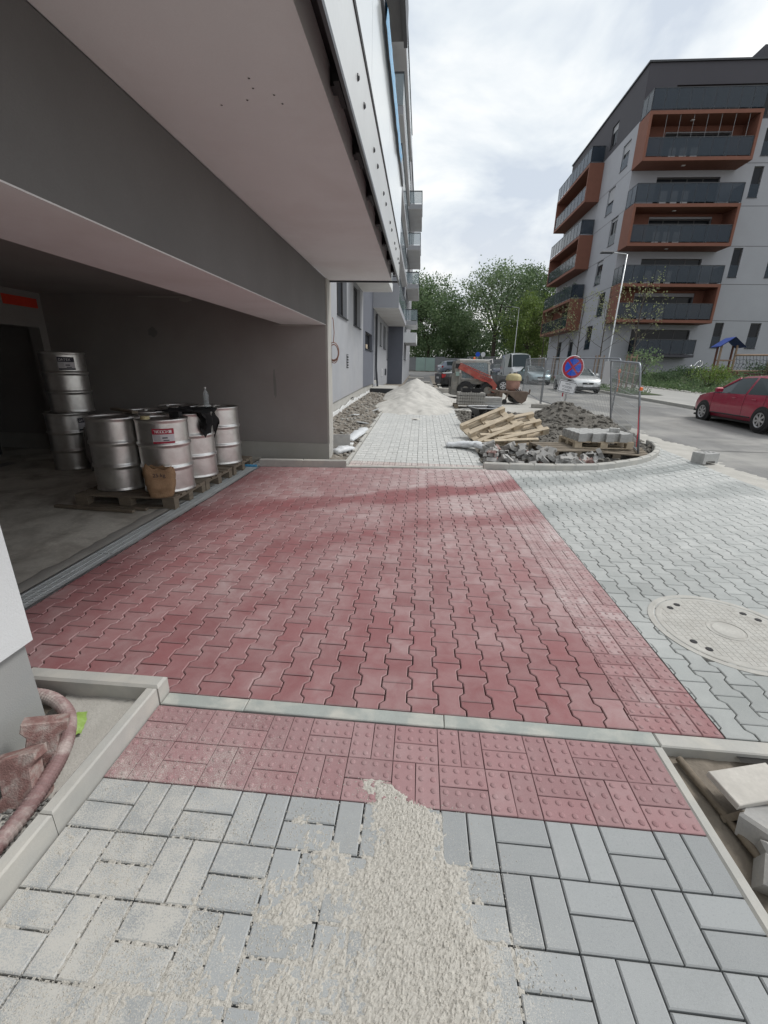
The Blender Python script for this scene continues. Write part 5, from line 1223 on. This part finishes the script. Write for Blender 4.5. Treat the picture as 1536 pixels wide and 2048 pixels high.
VAN = [(-2.75, .45, .90, 1.2, 2.28, .80, 'b'), (-2.68, .30, .95, 1.25, 2.40, .82, 'b'), (-1.0, .28, .97, 1.25, 2.45, .82, 'b'), (.55, .28, .97, 1.22, 2.44, .82, 's'), (1.25, .28, .97, 1.18, 2.30, .80, 'w'), (1.95, .28, .95, 1.15, 1.22, .84, 'b'), (2.45, .30, .92, 1.02, 1.1, .80, 'b'), (2.68, .34, .85, .78, .86, .74, 'b'), (2.76, .42, .75, .55, .62, .62, 'b')]
def car(name, label, cat, loc, rz, paint, S, wr=.31, axles=None, group='parked cars', spokes=6, roofbar=False, sc=1.):
    t = thing(name, label, cat, loc, rz, group)
    parts = {'body': MB(), 'windscreen': MB(), 'rear_window': MB(), 'side_window': MB(), 'side_window_b': MB()}
    rows = []
    for (y, zb, hw, bl_, rf, hr_, _) in S:
        dp_ = .06 if rf-bl_ > .15 else .02
        h = [(0, zb), (hw*.86, zb), (hw*.985, zb+.13), (hw, (zb+bl_)/2+.06), (hw*.965, bl_), (hr_, rf-dp_), (hr_*.74, rf), (0, rf+.018)]
        rows.append([(x, y, z) for x, z in h])
    allv = MB()
    for i in range(len(S)-1):
        tg = S[i][6]
        for k in range(7):
            key = 'body'
            if tg in 'sw' and k == 4: key = 'side_window'
            if tg == 'w' and k in (5, 6): key = 'windscreen'
            if tg == 'r' and k in (5, 6): key = 'rear_window'
            a, b_, c, d = rows[i][k], rows[i][k+1], rows[i+1][k+1], rows[i+1][k]
            parts[key].add([a, b_, c, d], [(3, 2, 1, 0)]); parts['side_window_b' if key == 'side_window' else key].add([(-x, y, z) for x, y, z in (a, b_, c, d)], [(0, 1, 2, 3)])
    for r_, fl in ((rows[0], False), (rows[-1], True)):
        pol = [p for p in r_]+[(-x, y, z) for x, y, z in r_[::-1][1:-1]]; parts['body'].add(pol, [tuple(range(len(pol)))[::-1] if fl else tuple(range(len(pol)))])
    def weld(mb):
        mp, vs = {}, []; idx = []
        for v in mb.v:
            k = tuple(round(c, 4) for c in v)
            if k not in mp: mp[k] = len(vs); vs.append(v)
            idx.append(mp[k])
        fs = []
        mi = []
        for f in mb.f:
            g = []
            for i in f:
                if not g or idx[i] != g[-1]: g.append(idx[i])
            if len(g) > 1 and g[0] == g[-1]: g.pop()
            if len(g) > 2: fs.append(tuple(g)); mi.append(0)
        mb.v, mb.f, mb.mi = vs, fs, mi; return mb
    bo_ = weld(parts['body']).build('body', M[paint], t, smooth=True)
    md = bo_.modifiers.new('crease', 'EDGE_SPLIT'); md.split_angle = math.radians(32)
    for k in ('windscreen', 'rear_window', 'side_window', 'side_window_b'):
        if parts[k].v: weld(parts[k]).build(k.replace('_b', ''), M['car_glass'], t, smooth=False)
    wi = [i for i, s in enumerate(S) if s[6] == 'w'][0]
    for s_ in (-1, 1):
        pa, pb = rows[wi][5], rows[wi+1][5]; MB().tube([(s_*pa[0], pa[1], pa[2]), (s_*pb[0], pb[1], pb[2])], .035, 6).build('windscreen_pillar', M[paint], t, smooth=True)
    hwm = max(s[2] for s in S); yr, yf = S[0][0], S[-1][0]; ax = axles or (yr+.78, yf-.82)
    for y in ax:
        for s_ in (-1, 1):
            X = TR(s_*(hwm-.055), y, wr+.01) @ RY(pi/2*s_)
            MB().lathe([(.001, .0605), (wr+.035, .0605), (wr+.045, .055), (wr+.045, 0)], 28, 0, X).build('wheel_gap_shade', M['trim'], t)  # black disc paints the shaded gap between tyre and body
            make_wheel(t, s_*(hwm+.012), y, wr, s_, spokes=spokes)
    # front: lamps, grille, plate, bumper line
    def fy(z):     # y of the front skin at height z on the centre line, from the side profile
        pr = [(yf, S[-1][1])]+[(S[i][0], S[i][4]) for i in range(len(S)-1, max(0, len(S)-5), -1)]
        for (y0, z0), (y1, z1) in zip(pr, pr[1:]):
            if z0 <= z <= z1: return y0+(y1-y0)*(z-z0)/max(1e-6, z1-z0)
        return yf
    zl = S[-2][3]+.0; hwf = S[-2][2]
    for s_ in (-1, 1):
        MB().add([(s_*(hwf-.26), yf-.02, zl-.02), (s_*(hwf+.0), yf-.14, zl-.01), (s_*(hwf+.06), yf-.42, zl+.12), (s_*(hwf-.16), yf-.20, zl+.10), (s_*(hwf-.26), yf-.25, zl-.04), (s_*(hwf), yf-.4, zl-.04)], [(0, 1, 2, 3), (0, 4, 5, 1), (0, 3, 4), (1, 5, 2)]).build('headlight', M['headlamp'], t)
        zr = S[1][3]
        MB().box(s_*(S[1][2]-.24) if s_ < 0 else S[1][2]-.24, -S[1][2]-.0 if s_ < 0 else S[1][2]+.0, yr-.0+.03, yr+.25, zr-.24, zr-.03).build('tail_light', M['tail'], t)
        MB().cbox(-.09, .09, -.05, .05, 0, .13, .03).build('mirror', M[paint] if cat != 'van' else M['trim'], t, loc=(s_*(hwm+.09), [s[0] for s in S if s[6] == 'w'][0]+.32, S[5][3]+.02))
        for q in (0, 1):
            MB().cbox(-.01, .012, -.09, .09, 0, .025, .004).build('door_handle', M[paint], t, loc=(s_*(hwm*.985), -.05-q*.85, S[4][3]-.14))
    MB().box(-.30, .30, yf-.10, yf+.012, zl-.16, zl-.05).build('grille', M['trim'], t)
    MB().box(-.26, .26, yf-.05, yf+.024, zl-.30, zl-.19).build('number_plate', M['sign_white'], t)
    MB().box(-hwf+.05, hwf-.05, yf-.15, yf+.004, S[-1][1]-.06, S[-1][1]+.03).build('bumper_intake', M['trim'], t)
    MB().lathe([(.001, 0), (.05, 0)], 16, 0, TR(0, yf+.014, zl-.10) @ RX(pi/2) @ Matrix.Diagonal((1, .6, 1, 1))).build('emblem', M['chrome'], t)
    MB().box(-hwm*.9, hwm*.9, yr+.2, yf-.2, S[3][1]-.04, S[3][1]+.02).build('underside', M['trim'], t)
    MB().box(-.26, .26, yr-.012, yr+.03, .62, .73).build('number_plate', M['sign_white'], t)
    for s_ in (-1, 1):
        for yy in (ys_ for ys_ in ((.93, -.51, -1.30) if S is HATCH else (1.0, -.26, -1.15)) if cat != 'van'):
            st_ = min(S, key=lambda q: abs(q[0]-yy)); hw_, zb2, b2 = st_[2], st_[1], st_[3]
            MB().tube([(s_*hw_*.985, yy, zb2+.14), (s_*hw_*1.0005, yy, (zb2+b2)/2+.06), (s_*hw_*.968, yy, b2)], .005, 5).build('door_seam', M['trim'], t)
        MB().tube([(s_*hwm*.992, yr+1.15, .34), (s_*hwm*.992, yf-1.2, .34)], .018, 6).build('sill_trim', M['trim'], t)
    if roofbar:
        for s_ in (-1, 1): MB().tube([(s_*.56, -1.2, 1.43), (s_*.57, -.9, 1.50), (s_*.57, .0, 1.50), (s_*.56, .2, 1.44)], .014, 6).build('roof_rail', M['trim'], t)
    t.scale = (sc, sc, sc); return t
car('parked_car', 'crimson estate hatchback parked at the right kerb nearest the camera', 'car', (10.12, 13.95, zt(13.9)-.035), -.02, 'car_red', HATCH, axles=(-1.33, 1.27), spokes=7, roofbar=True)
car('parked_car', 'silver sedan facing the camera beside the round sign', 'car', (9.72, 29.0, zt(29)-.035), pi-.03, 'car_silver', SEDAN)
car('parked_car', 'pale ice blue coupe parked between the white van and silver sedan', 'car', (9.15, 37.8, zt(37.8)-.035), pi+.05, 'car_ice', SEDAN)
car('parked_van', 'white high roofed van parked behind the pale blue coupe', 'van', (9.0, 44., zt(44)-.035), pi+.03, 'car_white', VAN, .34)
car('parked_car', 'small navy car parked far off behind the loader', 'car', (9.0, 53.5, zt(53.5)-.035), pi-.1, 'car_navy', HATCH)
car('parked_car', 'black sedan half hidden behind the loader', 'car', (3.15, 26.9, zt(26.9)+.0), -pi/2+.22, 'car_black', SEDAN)
car('parked_car', 'blue grey estate car at the far end before the trees', 'car', (4.05, 56.6, zt(56)-.04), -pi/2+.35, 'car_grey', SUV)

# ---------------------------------------------------------------- skid steer loader (front towards +X)
LD = thing('skid_steer_loader', 'red and grey skid steer loader parked on the concrete pad', 'loader', (1.36, 20.9, zt(20.9)), .05)
W2 = .52
def side_prism(poly, y0, y1, name, mat, parent=LD):
    mb = MB(); mb.prism(poly, y0, y1, 0, 0, RX(pi/2)); return mb.build(name, M[mat], parent)
# RX(90deg): local (x, y, z) -> (x, -z, y): the prism depth runs along -Y
side_prism([(-.02, .16), (.34, .12), (.50, .50), (.72, .64), (1.62, .64), (1.72, .42), (1.95, .40), (1.90, .72), (1.60, .80), (.40, .84), (.06, .80)], -W2, W2, 'chassis', 'loader_grey')
side_prism([(-.02, .30), (.28, .30), (.30, 1.02), (.10, 1.10), (-.01, 1.0)], -W2+.03, W2-.03, 'engine_cover', 'loader_grey')
side_prism([(.28, .60), (.40, .60), (.33, 1.46), (.27, 1.62), (.12, 1.62), (.08, 1.45), (.10, 1.1), (.28, 1.05)], -W2-.06, -W2+.08, 'rear_tower', 'loader_grey'); side_prism([(.28, .60), (.40, .60), (.33, 1.46), (.27, 1.62), (.12, 1.62), (.08, 1.45), (.10, 1.1), (.28, 1.05)], W2-.08, W2+.06, 'rear_tower', 'loader_grey')
cab = MB()
for s_ in (-1, 1):
    y = s_*.44
    cab.bar((.38, y, .82), (.36, y, 1.60), .09, .09); cab.bar((.34, y, 1.60), (1.50, y, 1.63), .07, .10); cab.bar((1.50, y, 1.62), (1.68, y, 1.50), .07, .09); cab.bar((1.60, y, 1.55), (1.70, y, .74), .07, .08); cab.bar((.4, y, .86), (1.7, y, .80), .06, .08)
cab.build('cab_frame', M['loader_pale'], LD)
MB().cbox(.28, 1.62, -.50, .50, 1.62, 1.70, .03).build('roof', M['loader_pale'], LD)
for s_ in (-1, 1): MB().box(.43, 1.60, s_*.44-.006, s_*.44+.006, .90, 1.58).build('side_glass', M['rail_glass_clear'], LD)
MB().box(.37, .385, -.4, .4, .95, 1.58).build('rear_glass', M['rail_glass_clear'], LD); MB().bar((1.64, 0, 1.52), (1.70, 0, .8), .78, .012).build('front_glass', M['rail_glass_clear'], LD)
MB().cbox(.7, 1.1, -.2, .2, .62, .80, .03).box(.66, .76, -.2, .2, .8, 1.25).build('seat', M['trim'], LD)
for s_ in (-1, 1):
    y = s_*(W2+.12)
    arm = MB(); arm.prism([(.22, 1.30), (.30, 1.48), (1.78, .88), (2.00, .62), (1.95, .30), (1.80, .32), (1.82, .55), (1.55, .74), (1.30, .78)], y-.045, y+.045, 0, 0, RX(pi/2))
    a_ = arm.build('boom_arm', M['loader_red'], LD)
    MB().bar((.30, -y, 1.52), (1.72, -y, .98), .04, .05).build('link', M['loader_red'], a_)
    MB().tube([(1.70, -y, 1.0), (1.98, -y, .25)], .035, 8).build('hydraulic_ram', M['steel'], a_)
    MB().bar((.95, -y, .93), (1.55, -y, .86), .05, .09).build('lower_link', M['loader_red'], a_)
text_mesh('LOCUST', .15, M['ink'], 'lettering', LD, TR(1.48, -(W2+.12)-.048, .88) @ RX(pi/2) @ RZ(-.37))
MB().box(-.04, -.022, -.3, .3, .5, .9).build('rear_grille', M['trim'], LD)
MB().box(.14, .30, -W2-.066, -W2-.061, .98, 1.16).build('green_sticker', M['green_panel'], LD); MB().box(.30, .36, -W2-.066, -W2-.061, 1.12, 1.24).build('white_sticker', M['ink_white'], LD); MB().box(.10, .30, -W2-.065, -W2-.0605, 1.30, 1.5).build('hose_recess', M['trim'], LD)
MB().lathe([(.05, 0), (.05, .08), (.03, .11), (.001, .115)], 12).build('beacon', M['beacon'], LD, loc=(1.05, .3, 1.70)); MB().tube([(1.55, -.45, 1.68), (1.72, -.5, 1.72), (1.75, -.5, 1.55)], .02, 6).build('work_lamp', M['ink_white'], LD)
lw_ = MB(); r_ = .37
lw_.lathe([(.001, .02), (r_*.45, .02), (r_*.5, .0), (r_*.52, .10), (r_*.85, .12), (r_*.97, .09), (r_*.97, -.09), (r_*.85, -.12), (r_*.5, -.12)], 28)
for k in range(18):
    for s_ in (-1, 1): lw_.box(r_*.93, r_*1.04, -.03, .03, .005*s_ if s_ > 0 else -.10, .10 if s_ > 0 else -.005, 0, RZ(2*pi*(k+.25*s_)/18))
lwm = lw_.mesh('wheel', [M['rubber']])
for x in (.62, 1.62):
    for s_ in (-1, 1):
        o = inst('wheel', lwm, LD, (x, s_*(W2+.02), r_*1.02), (pi/2*(1 if s_ < 0 else -1), 0, 0))
        MB().lathe([(.001, .028), (r_*.2, .028), (r_*.44, .024), (r_*.47, .05)], 20).build('rim', M['loader_grey'], o)
MB().box(1.90, 2.02, -.5, .5, .12, .55).box(2.0, 2.25, -.48, .48, .1, .16).build('quick_hitch', M['rusty'], LD)
# ---------------------------------------------------------------- sweeper attachment with water tank
SW = thing('sweeper_attachment', 'rusty sweeper attachment with a domed yellow tank', 'sweeper', (3.78, 18.75, zt(18.7)), .08)
dome = [(.001, .26), (.10, .255), (.20, .235), (.27, .19), (.305, .12), (.315, 0)]
MB().lathe([(r_, z+.93) for r_, z in dome], 24).build('tank_dome', M['tank_yellow'], SW, smooth=True)
MB().lathe([(.318, .95), (.32, .92), (.285, .91)], 24).build('tank_lip', M['tank_yellow'], SW)
MB().lathe([(.28, .92), (.27, .6), (.2, .52)], 20).build('tank_body', plain('tank_pinkish', (.42, .24, .19), .7, var=.25, scale=5), SW, smooth=True)
MB().lathe([(.001, .045), (.05, .045), (.06, 0)], 12).build('tank_cap', M['trim'], SW, loc=(.02, 0, 1.19))
MB().cbox(-.62, .52, -.45, .45, .42, .50, .01).box(-.62, -.5, -.45, .45, .25, .42).build('deck', M['rusty'], SW)
side = [(-.30, .42), (.52, .42), (.46, .14), (.30, .02), (.1, .12), (-.1, .28)]
for s_ in (-1, 1): MB().prism(side, s_*.46-.012, s_*.46+.012, 0, 0, RX(pi/2)).build('hood_side', M['rusty'], SW)
MB().tube([(.15, -.43, .22), (.15, .43, .22)], .2, 16).build('brush', M['trim'], SW)
for s_ in (-1, 1):
    MB().bar((-.30, s_*.5, .42), (-.40, s_*.5, .12), .04, .05).build('caster_arm', M['rusty'], SW)
    w_ = MB().lathe([(.001, .03), (.06, .03), (.09, .035), (.1, 0), (.09, -.035), (.001, -.03)], 16).build('caster_wheel', M['rubber'], SW); put(w_, (-.42, s_*.5, .1), (pi/2, 0, 0))
MB().bar((.5, -.2, .4), (.66, -.2, .40), .05, .05).bar((.64, -.2, .38), (.66, -.2, .58), .05, .05).build('hook', M['rusty'], SW)
MB().bar((-.62, 0, .46), (-1.0, 0, .55), .1, .1).bar((-.62, .3, .3), (-.95, .3, .3), .08, .1).build('drawbar', M['rusty'], SW)
MB().cbox(.16, .22, -.33, -.32, .55, .68, .002).build('paper_tag', M['ink_white'], SW)
for k in range(3): MB().tube([(.0+.1*k, -.3, .6), (.1+.08*k, -.36, .52), (.2+.05*k, -.3, .47)], .018, 6).build('hydraulic_hose', M['trim'], SW)

# ================================================================== VEGETATION
def branchy(mb, p, d, L_, r_, depth, tips, rr, spread=.55, n_=3, segs=3):
    pts = [p]; rs = [r_]; q = p.copy(); dd_ = d.copy()
    for k in range(segs):
        dd_ = (dd_+Vector((rr.gauss(0, .12), rr.gauss(0, .12), rr.gauss(.03, .06)))).normalized(); q = q+dd_*(L_/segs); pts.append(q.copy()); rs.append(r_*(1-.45*(k+1)/segs))
    mb.tube(pts, rs, 6 if depth > 1 else 4, caps=False)
    if depth == 0: tips.append((q, dd_)); return
    for k in range(n_):
        ax = dd_.orthogonal().normalized(); ax.rotate(Matrix.Rotation(2*pi*(k+rr.random()*.6)/n_, 3, dd_)); nd = (dd_+ax*spread*rr.uniform(.7, 1.3)).normalized()
        branchy(mb, pts[-1-(k % 2)], nd, L_*rr.uniform(.6, .8), rs[-1-(k % 2)]*.75, depth-1, tips, rr, spread, n_, segs)
    tips.append((q, dd_))
def leaf_quads(mb, c, n_, sig, size, rr, flat=.75):
    for _ in range(n_):
        p = c+Vector((rr.gauss(0, sig), rr.gauss(0, sig), rr.gauss(0, sig*flat))); s_ = size*rr.uniform(.6, 1.3)
        a = Vector((rr.gauss(0, 1), rr.gauss(0, 1), rr.gauss(0, .6))).normalized(); b_ = a.orthogonal().normalized(); b_.rotate(Matrix.Rotation(rr.uniform(0, 6.28), 3, a)); c_ = a.cross(b_)
        k = len(mb.v); mb.v += [tuple(p-b_*s_), tuple(p+c_*s_*.55), tuple(p+b_*s_), tuple(p-c_*s_*.55)]; mb.f.append((k, k+1, k+2, k+3)); mb.mi.append(0)
def tree(label, x, y, H, crown_z, rx, rz_, mat, clumps, per, leaf, seed, trunk_r=.22, airy=1., group='trees beyond the far fence'):
    rr = random.Random(seed); t = thing('broadleaf_tree', label, 'tree', (x, y, zt(y)-.1), 0, group)
    tb = MB(); tips = []; fork = crown_z-rz_*.55
    tb.tube([(0, 0, 0), (.05, 0, fork*.5), (0.0, .05, fork)], [trunk_r*1.3, trunk_r, trunk_r*.85], 9)
    for k in range(5):
        a = 2*pi*k/5+rr.random(); d = Vector((math.cos(a)*.55, math.sin(a)*.55, 1)).normalized(); branchy(tb, Vector((0, 0, fork*rr.uniform(.75, 1))), d, (H-fork)*.42, trunk_r*.55, 3, tips, rr, .6, 3)
    tb.build('trunk', M['bark'], t)
    lm = MB()
    for k in range(clumps):
        while True:
            u = Vector((rr.uniform(-1, 1), rr.uniform(-1, 1), rr.uniform(-1, 1)))
            if .25 < u.length < 1: break
        lim = 1-.25*max(0, u.z); c = Vector((u.x*rx*lim, u.y*rx*lim, crown_z+u.z*rz_))
        c += Vector((rr.gauss(0, .4), rr.gauss(0, .4), rr.gauss(0, .3)))
        leaf_quads(lm, c, per, rx*.13*airy, leaf, rr)
    for p, d in tips:
        if rr.random() < .45: leaf_quads(lm, p, per//3, .4, leaf, rr)
    lm.build('crown', M[mat], t); return t
tree('dense rounded green tree nearest the left building', .9, 77, 14.0, 8.6, 5.4, 5.6, 'leaf_a', 200, 95, .17, 3)
tree('tall airy tree with dark forked trunk in the middle', 11.5, 76, 16.4, 10.4, 5.9, 6.0, 'leaf_b', 150, 58, .17, 7, .32, 1.15)
tree('leafy tree rising behind the terracotta balconies', 18.4, 80, 17.5, 9.5, 6.2, 7.2, 'leaf_a', 210, 80, .18, 12)
tree('bright fresh green tree beside the terracotta balconies', 15.6, 70, 11.0, 6.2, 3.6, 5.0, 'leaf_c', 150, 80, .15, 21)
tree('dark tree between the rounded and the airy tree', 6.3, 86, 10.5, 6.5, 4.4, 4.6, 'leaf_a', 150, 75, .18, 33)
tree('dark tree at the left edge behind the far balconies', -5.5, 84, 13.5, 8, 5, 5.5, 'leaf_a', 140, 75, .18, 45)
rr = random.Random(5); wd = MB()
for k in range(560):
    x = rr.uniform(-30, 50); y = rr.uniform(84, 104); leaf_quads(wd, Vector((x, y, zt(y)+rr.uniform(0, 1)**1.2*7.0)), 60, 1.3, .30, rr)
tag(wd.build('woodland', M['leaf_d']), 'mass of dark woodland foliage behind the separate trees', 'woodland', kind='stuff')
# young street trees with bare twigs and first leaves
def sapling(label, x, y, H, seed, stakes=True):
    rr = random.Random(seed); t = thing('young_tree', label, 'tree', (x, y, zt(y)+.09), 0, 'young street trees'); tb = MB(); tips = []
    tb.tube([(0, 0, 0), (.03, .02, H*.35), (-.02, 0, H*.65), (.03, 0, H)], [.05, .042, .03, .012], 7); tips.append((Vector((.03, 0, H)), Vector((0, 0, 1))))
    for k in range(11):
        z = H*(.36+.055*k); a = k*2.4+rr.random(); branchy(tb, Vector((0, 0, z)), Vector((math.cos(a), math.sin(a), .75)).normalized(), H*.20*(1.25-.07*k), .018, 1, tips, rr, .5, 2)
    tb.build('trunk', M['bark'], t); lm = MB()
    for p, d in tips: leaf_quads(lm, p-d*.1, 11, .17, .055, rr, 1.)
    lm.build('crown', M['leaf_y'], t)
    if stakes:
        for k in range(3): MB().tube([(.35*math.cos(k*2.1), .35*math.sin(k*2.1), 0), (.30*math.cos(k*2.1), .30*math.sin(k*2.1), 2.1)], .04, 6).build('stake', M['log'], t)
        MB().tube([(.31*math.cos(k*2.1), .31*math.sin(k*2.1), 1.95) for k in range(3)], .03, 5, True).build('stake_tie', M['log'], t)
    return t
sapling('young staked tree nearest, in front of the lamp post', 12.35, 28.0, 6.1, 2)
sapling('young street tree second from the camera', 12.2, 32.5, 6.2, 4)
sapling('young street tree third from the camera', 12.1, 37.0, 6.4, 6)
sapling('young street tree fourth from the camera', 12.0, 42., 6.3, 8)
sapling('young street tree farthest along the kerb', 12.0, 47., 6.2, 10)
def shrub(label, x, y, r_, h, mat, seed, n_=26, per=34, leaf=.06, z=None):
    rr = random.Random(seed); z0 = gz(x, y) if z is None else z; t = thing('shrub', label, 'shrub', (x, y, z0), 0, 'garden shrubs'); tb = MB()
    for k in range(6): a = k*1.05+rr.random(); tb.tube([(0, 0, -.1), (r_*.35*math.cos(a), r_*.35*math.sin(a), h*.45), (r_*.7*math.cos(a), r_*.7*math.sin(a), h*.8)], [.03, .02, .008], 5)
    tb.build('stems', M['bark'], t); lm = MB()
    for k in range(n_):
        a = rr.uniform(0, 6.28); q = math.sqrt(rr.random()); leaf_quads(lm, Vector((r_*q*math.cos(a), r_*q*math.sin(a), h*rr.uniform(.35, 1))), per, r_*.2, leaf, rr)
    lm.build('foliage', M[mat], t); return t
shrub('feathery green shrub by the nearest young tree', 14.4, 31.5, 1.15, 2.4, 'leaf_b', 3, 30, 30, .07, zt(31)+.08)
shrub('bright yellow green bush before the playground', 18.6, 30.6, 1.0, 1.25, 'leaf_c', 5, 30, 40, .06)
shrub('low dark shrub left of the curled garden light', 18.6, 35.5, .8, .7, 'leaf_d', 7); shrub('low dark shrub right of the curled garden light', 20.3, 36, .9, .8, 'leaf_d', 8)
shrub('dark shrub under the playground bridge', 24.6, 34.2, 1.1, .8, 'leaf_d', 9)
gc = MB(); rr = random.Random(8)
for k in range(900):
    x, y = 16.95+rr.random()**1.6*14, rr.uniform(21.5, 43); leaf_quads(gc, Vector((x, y, gz(x, y)+.12)), 16, .22, .075, rr, .5)
for k in range(150):
    x, y = rr.uniform(11.5, 13.1), rr.uniform(25.4, 46); leaf_quads(gc, Vector((x, y, zt(y)+.2)), 14, .16, .06, rr, .6)
tag(gc.build('ground_cover', M['leaf_a']), 'low green ground cover filling the garden beds', 'ground cover', kind='stuff')
ed = MB()
for k in range(260):
    y = 20+rr.random()*24; lump(ed, (16.72+rr.gauss(0, .1), y, zt(y)+.1), rr.uniform(.04, .1), k+70)
tag(ed.build('edging_stones', M['slab']), 'row of pale stones along the garden edge', 'stones', kind='stuff')
# plants on a loggia
rr = random.Random(3); pm2 = MB()
for k in range(16): leaf_quads(pm2, Vector((15.6+rr.gauss(0, .15), 51.6+k*.28, 9.5+rr.random()*.9)), 40, .2, .07, rr)
tag(pm2.build('balcony_plants', M['leaf_d']), 'dark green potted plants on the side loggia', 'plants')
# playground tower
PG = thing('playground_tower', 'wooden playground tower with blue roof and rope bridge', 'playground', (21.4, 34., gz(21.4, 34)), .1)
zb_ = 0
for (x, y, mt) in ((-.75, -.3, 'log'), (.35, -.3, 'log'), (-.25, .7, 'log_dark'), (.85, .7, 'log_dark')): MB().tube([(x+.06, y, -.3), (x, y, 2.15)], .07, 8).build('post', M[mt], PG)
rf = MB(); rf.add([(-1.05, -.6, 2.0), (-.15, -.6, 2.62), (.75, -.6, 2.0), (-.55, 1.0, 2.0), (.35, 1.0, 2.62), (1.25, 1.0, 2.0)], [(0, 1, 4, 3), (1, 2, 5, 4)]); rf.add([(-1.05, -.6, 2.05), (-.15, -.6, 2.67), (.75, -.6, 2.05), (-.55, 1.0, 2.05), (.35, 1.0, 2.67), (1.25, 1.0, 2.05)], [(3, 4, 1, 0), (4, 5, 2, 1)])
rf.build('roof', M['blue_roof'], PG)
for z in (.45, 1.15): MB().bar((-.75, -.3, z), (.4, -.3, z), .07, .08).bar((-.2, .7, z), (.9, .7, z), .07, .08).build('rail', M['log'], PG)
MB().box(-.8, .9, -.35, .75, .33, .41).build('floor', M['log_dark'], PG)
MB().tube([(.3, -.35, 1.5), (4.8, -.1, 1.6)], .07, 8).tube([(.3, -.35, .45), (4.8, -.1, .5)], .06, 8).build('bridge_rail', M['log'], PG)
MB().box(.4, 2.9, -.33, -.27, .0, .34).build('bridge_board', M['log_dark'], PG); MB().tube([(3.0, -.2, -.3), (2.95, -.2, 1.6)], .07, 8).build('post', M['log'], PG); MB().tube([(4.7, -.1, -.3), (4.7, -.1, 1.65)], .07, 8).build('post', M['log'], PG)
nt = MB()
for k in range(18): nt.tube([(.45+.24*k, -.33, 1.5), (.45+.24*k+.1, -.36, .95), (.45+.24*k, -.33, .48)], .012, 4)
for z in (.7, .95, 1.2): nt.tube([(.4+.12*i, -.35, z+.05*math.sin(i*1.6)) for i in range(37)], .012, 4)
nt.build('rope_net', M['rope'], PG)
gl = thing('garden_light', 'curled steel garden light standing in the shrub bed', 'garden light', (19.5, 34.2, gz(19.5, 34)), 0)
MB().tube([(0, 0, 0), (.12, 0, .95), (.2, 0, 1.05)]+[(.33+.2*math.cos(a), 0, 1.22+.2*math.sin(a)) for a in frange(-2.2, 2.6, 10)]+[(.0, 0, 1.08), (-.15, 0, 1.04)], .03, 8).build('curl', M['chrome'], gl, smooth=True)
MB().lathe([(.001, -.08), (.06, -.06), (.085, 0), (.06, .06), (.001, .08)], 14).build('globe', M['chrome'], gl, loc=(-.22, 0, 1.04), smooth=True)
# ---------------------------------------------------------------- far end: hoarding, signs
fh = thing('far_fence', 'grey panel fence closing the far end of the street', 'fence', (3, 70.5, zt(70)))
for k in range(24): MB().box(-16+k*1.5, -14.53+k*1.5, -.03, .03, .05, 2.0 if k % 5 else 2.15).build('panel', M['green_panel' if k in (8, 9) else 'fence_far'], fh)
for k in range(25): MB().box(-16.04+k*1.5, -15.97+k*1.5, -.05, .05, 0, 2.1).build('post', M['fence_far'], fh)
for lb_, x, y, mt in (('small distant blue round sign above the loader roof', 7.4, 62, 'sign_blue'), ('small distant pale sign beside the blue one', 8.1, 62, 'sign_white')):
    t = thing('distant_sign', lb_, 'sign', (x, y, zt(y)))
    MB().tube([(0, 0, 0), (0, 0, 2.6)], .04, 6).build('post', M['steel'], t); MB().lathe([(.001, -.02), (.3, -.02), (.3, .02), (.001, .02)], 20, 0, TR(0, -.06, 2.5) @ RX(pi/2)).build('disc', M[mt], t)
GPL = 'boards and planks lying on the far path'
for k, (x, y, w, l, a, lb_) in enumerate(((.5, 29.5, .25, 3.4, .12, 'long weathered plank beside the far path edge'), (-.1, 34, 1.5, .7, .0, 'pale stack of slats on the far path, nearer one'), (-.5, 41, 1.4, .7, .05, 'pale stack of slats on the far path, farther one'), (1.25, 24.3, 1.0, .5, .1, 'flat pale board pile behind the sand heap'))):
    tag(put(MB().cbox(-w/2, w/2, -l/2, l/2, 0, .12 if k != 3 else .22, .01).build('plank', M['wood_grey']), (x, y, zt(y)), (0, 0, a)), lb_, 'planks', GPL)
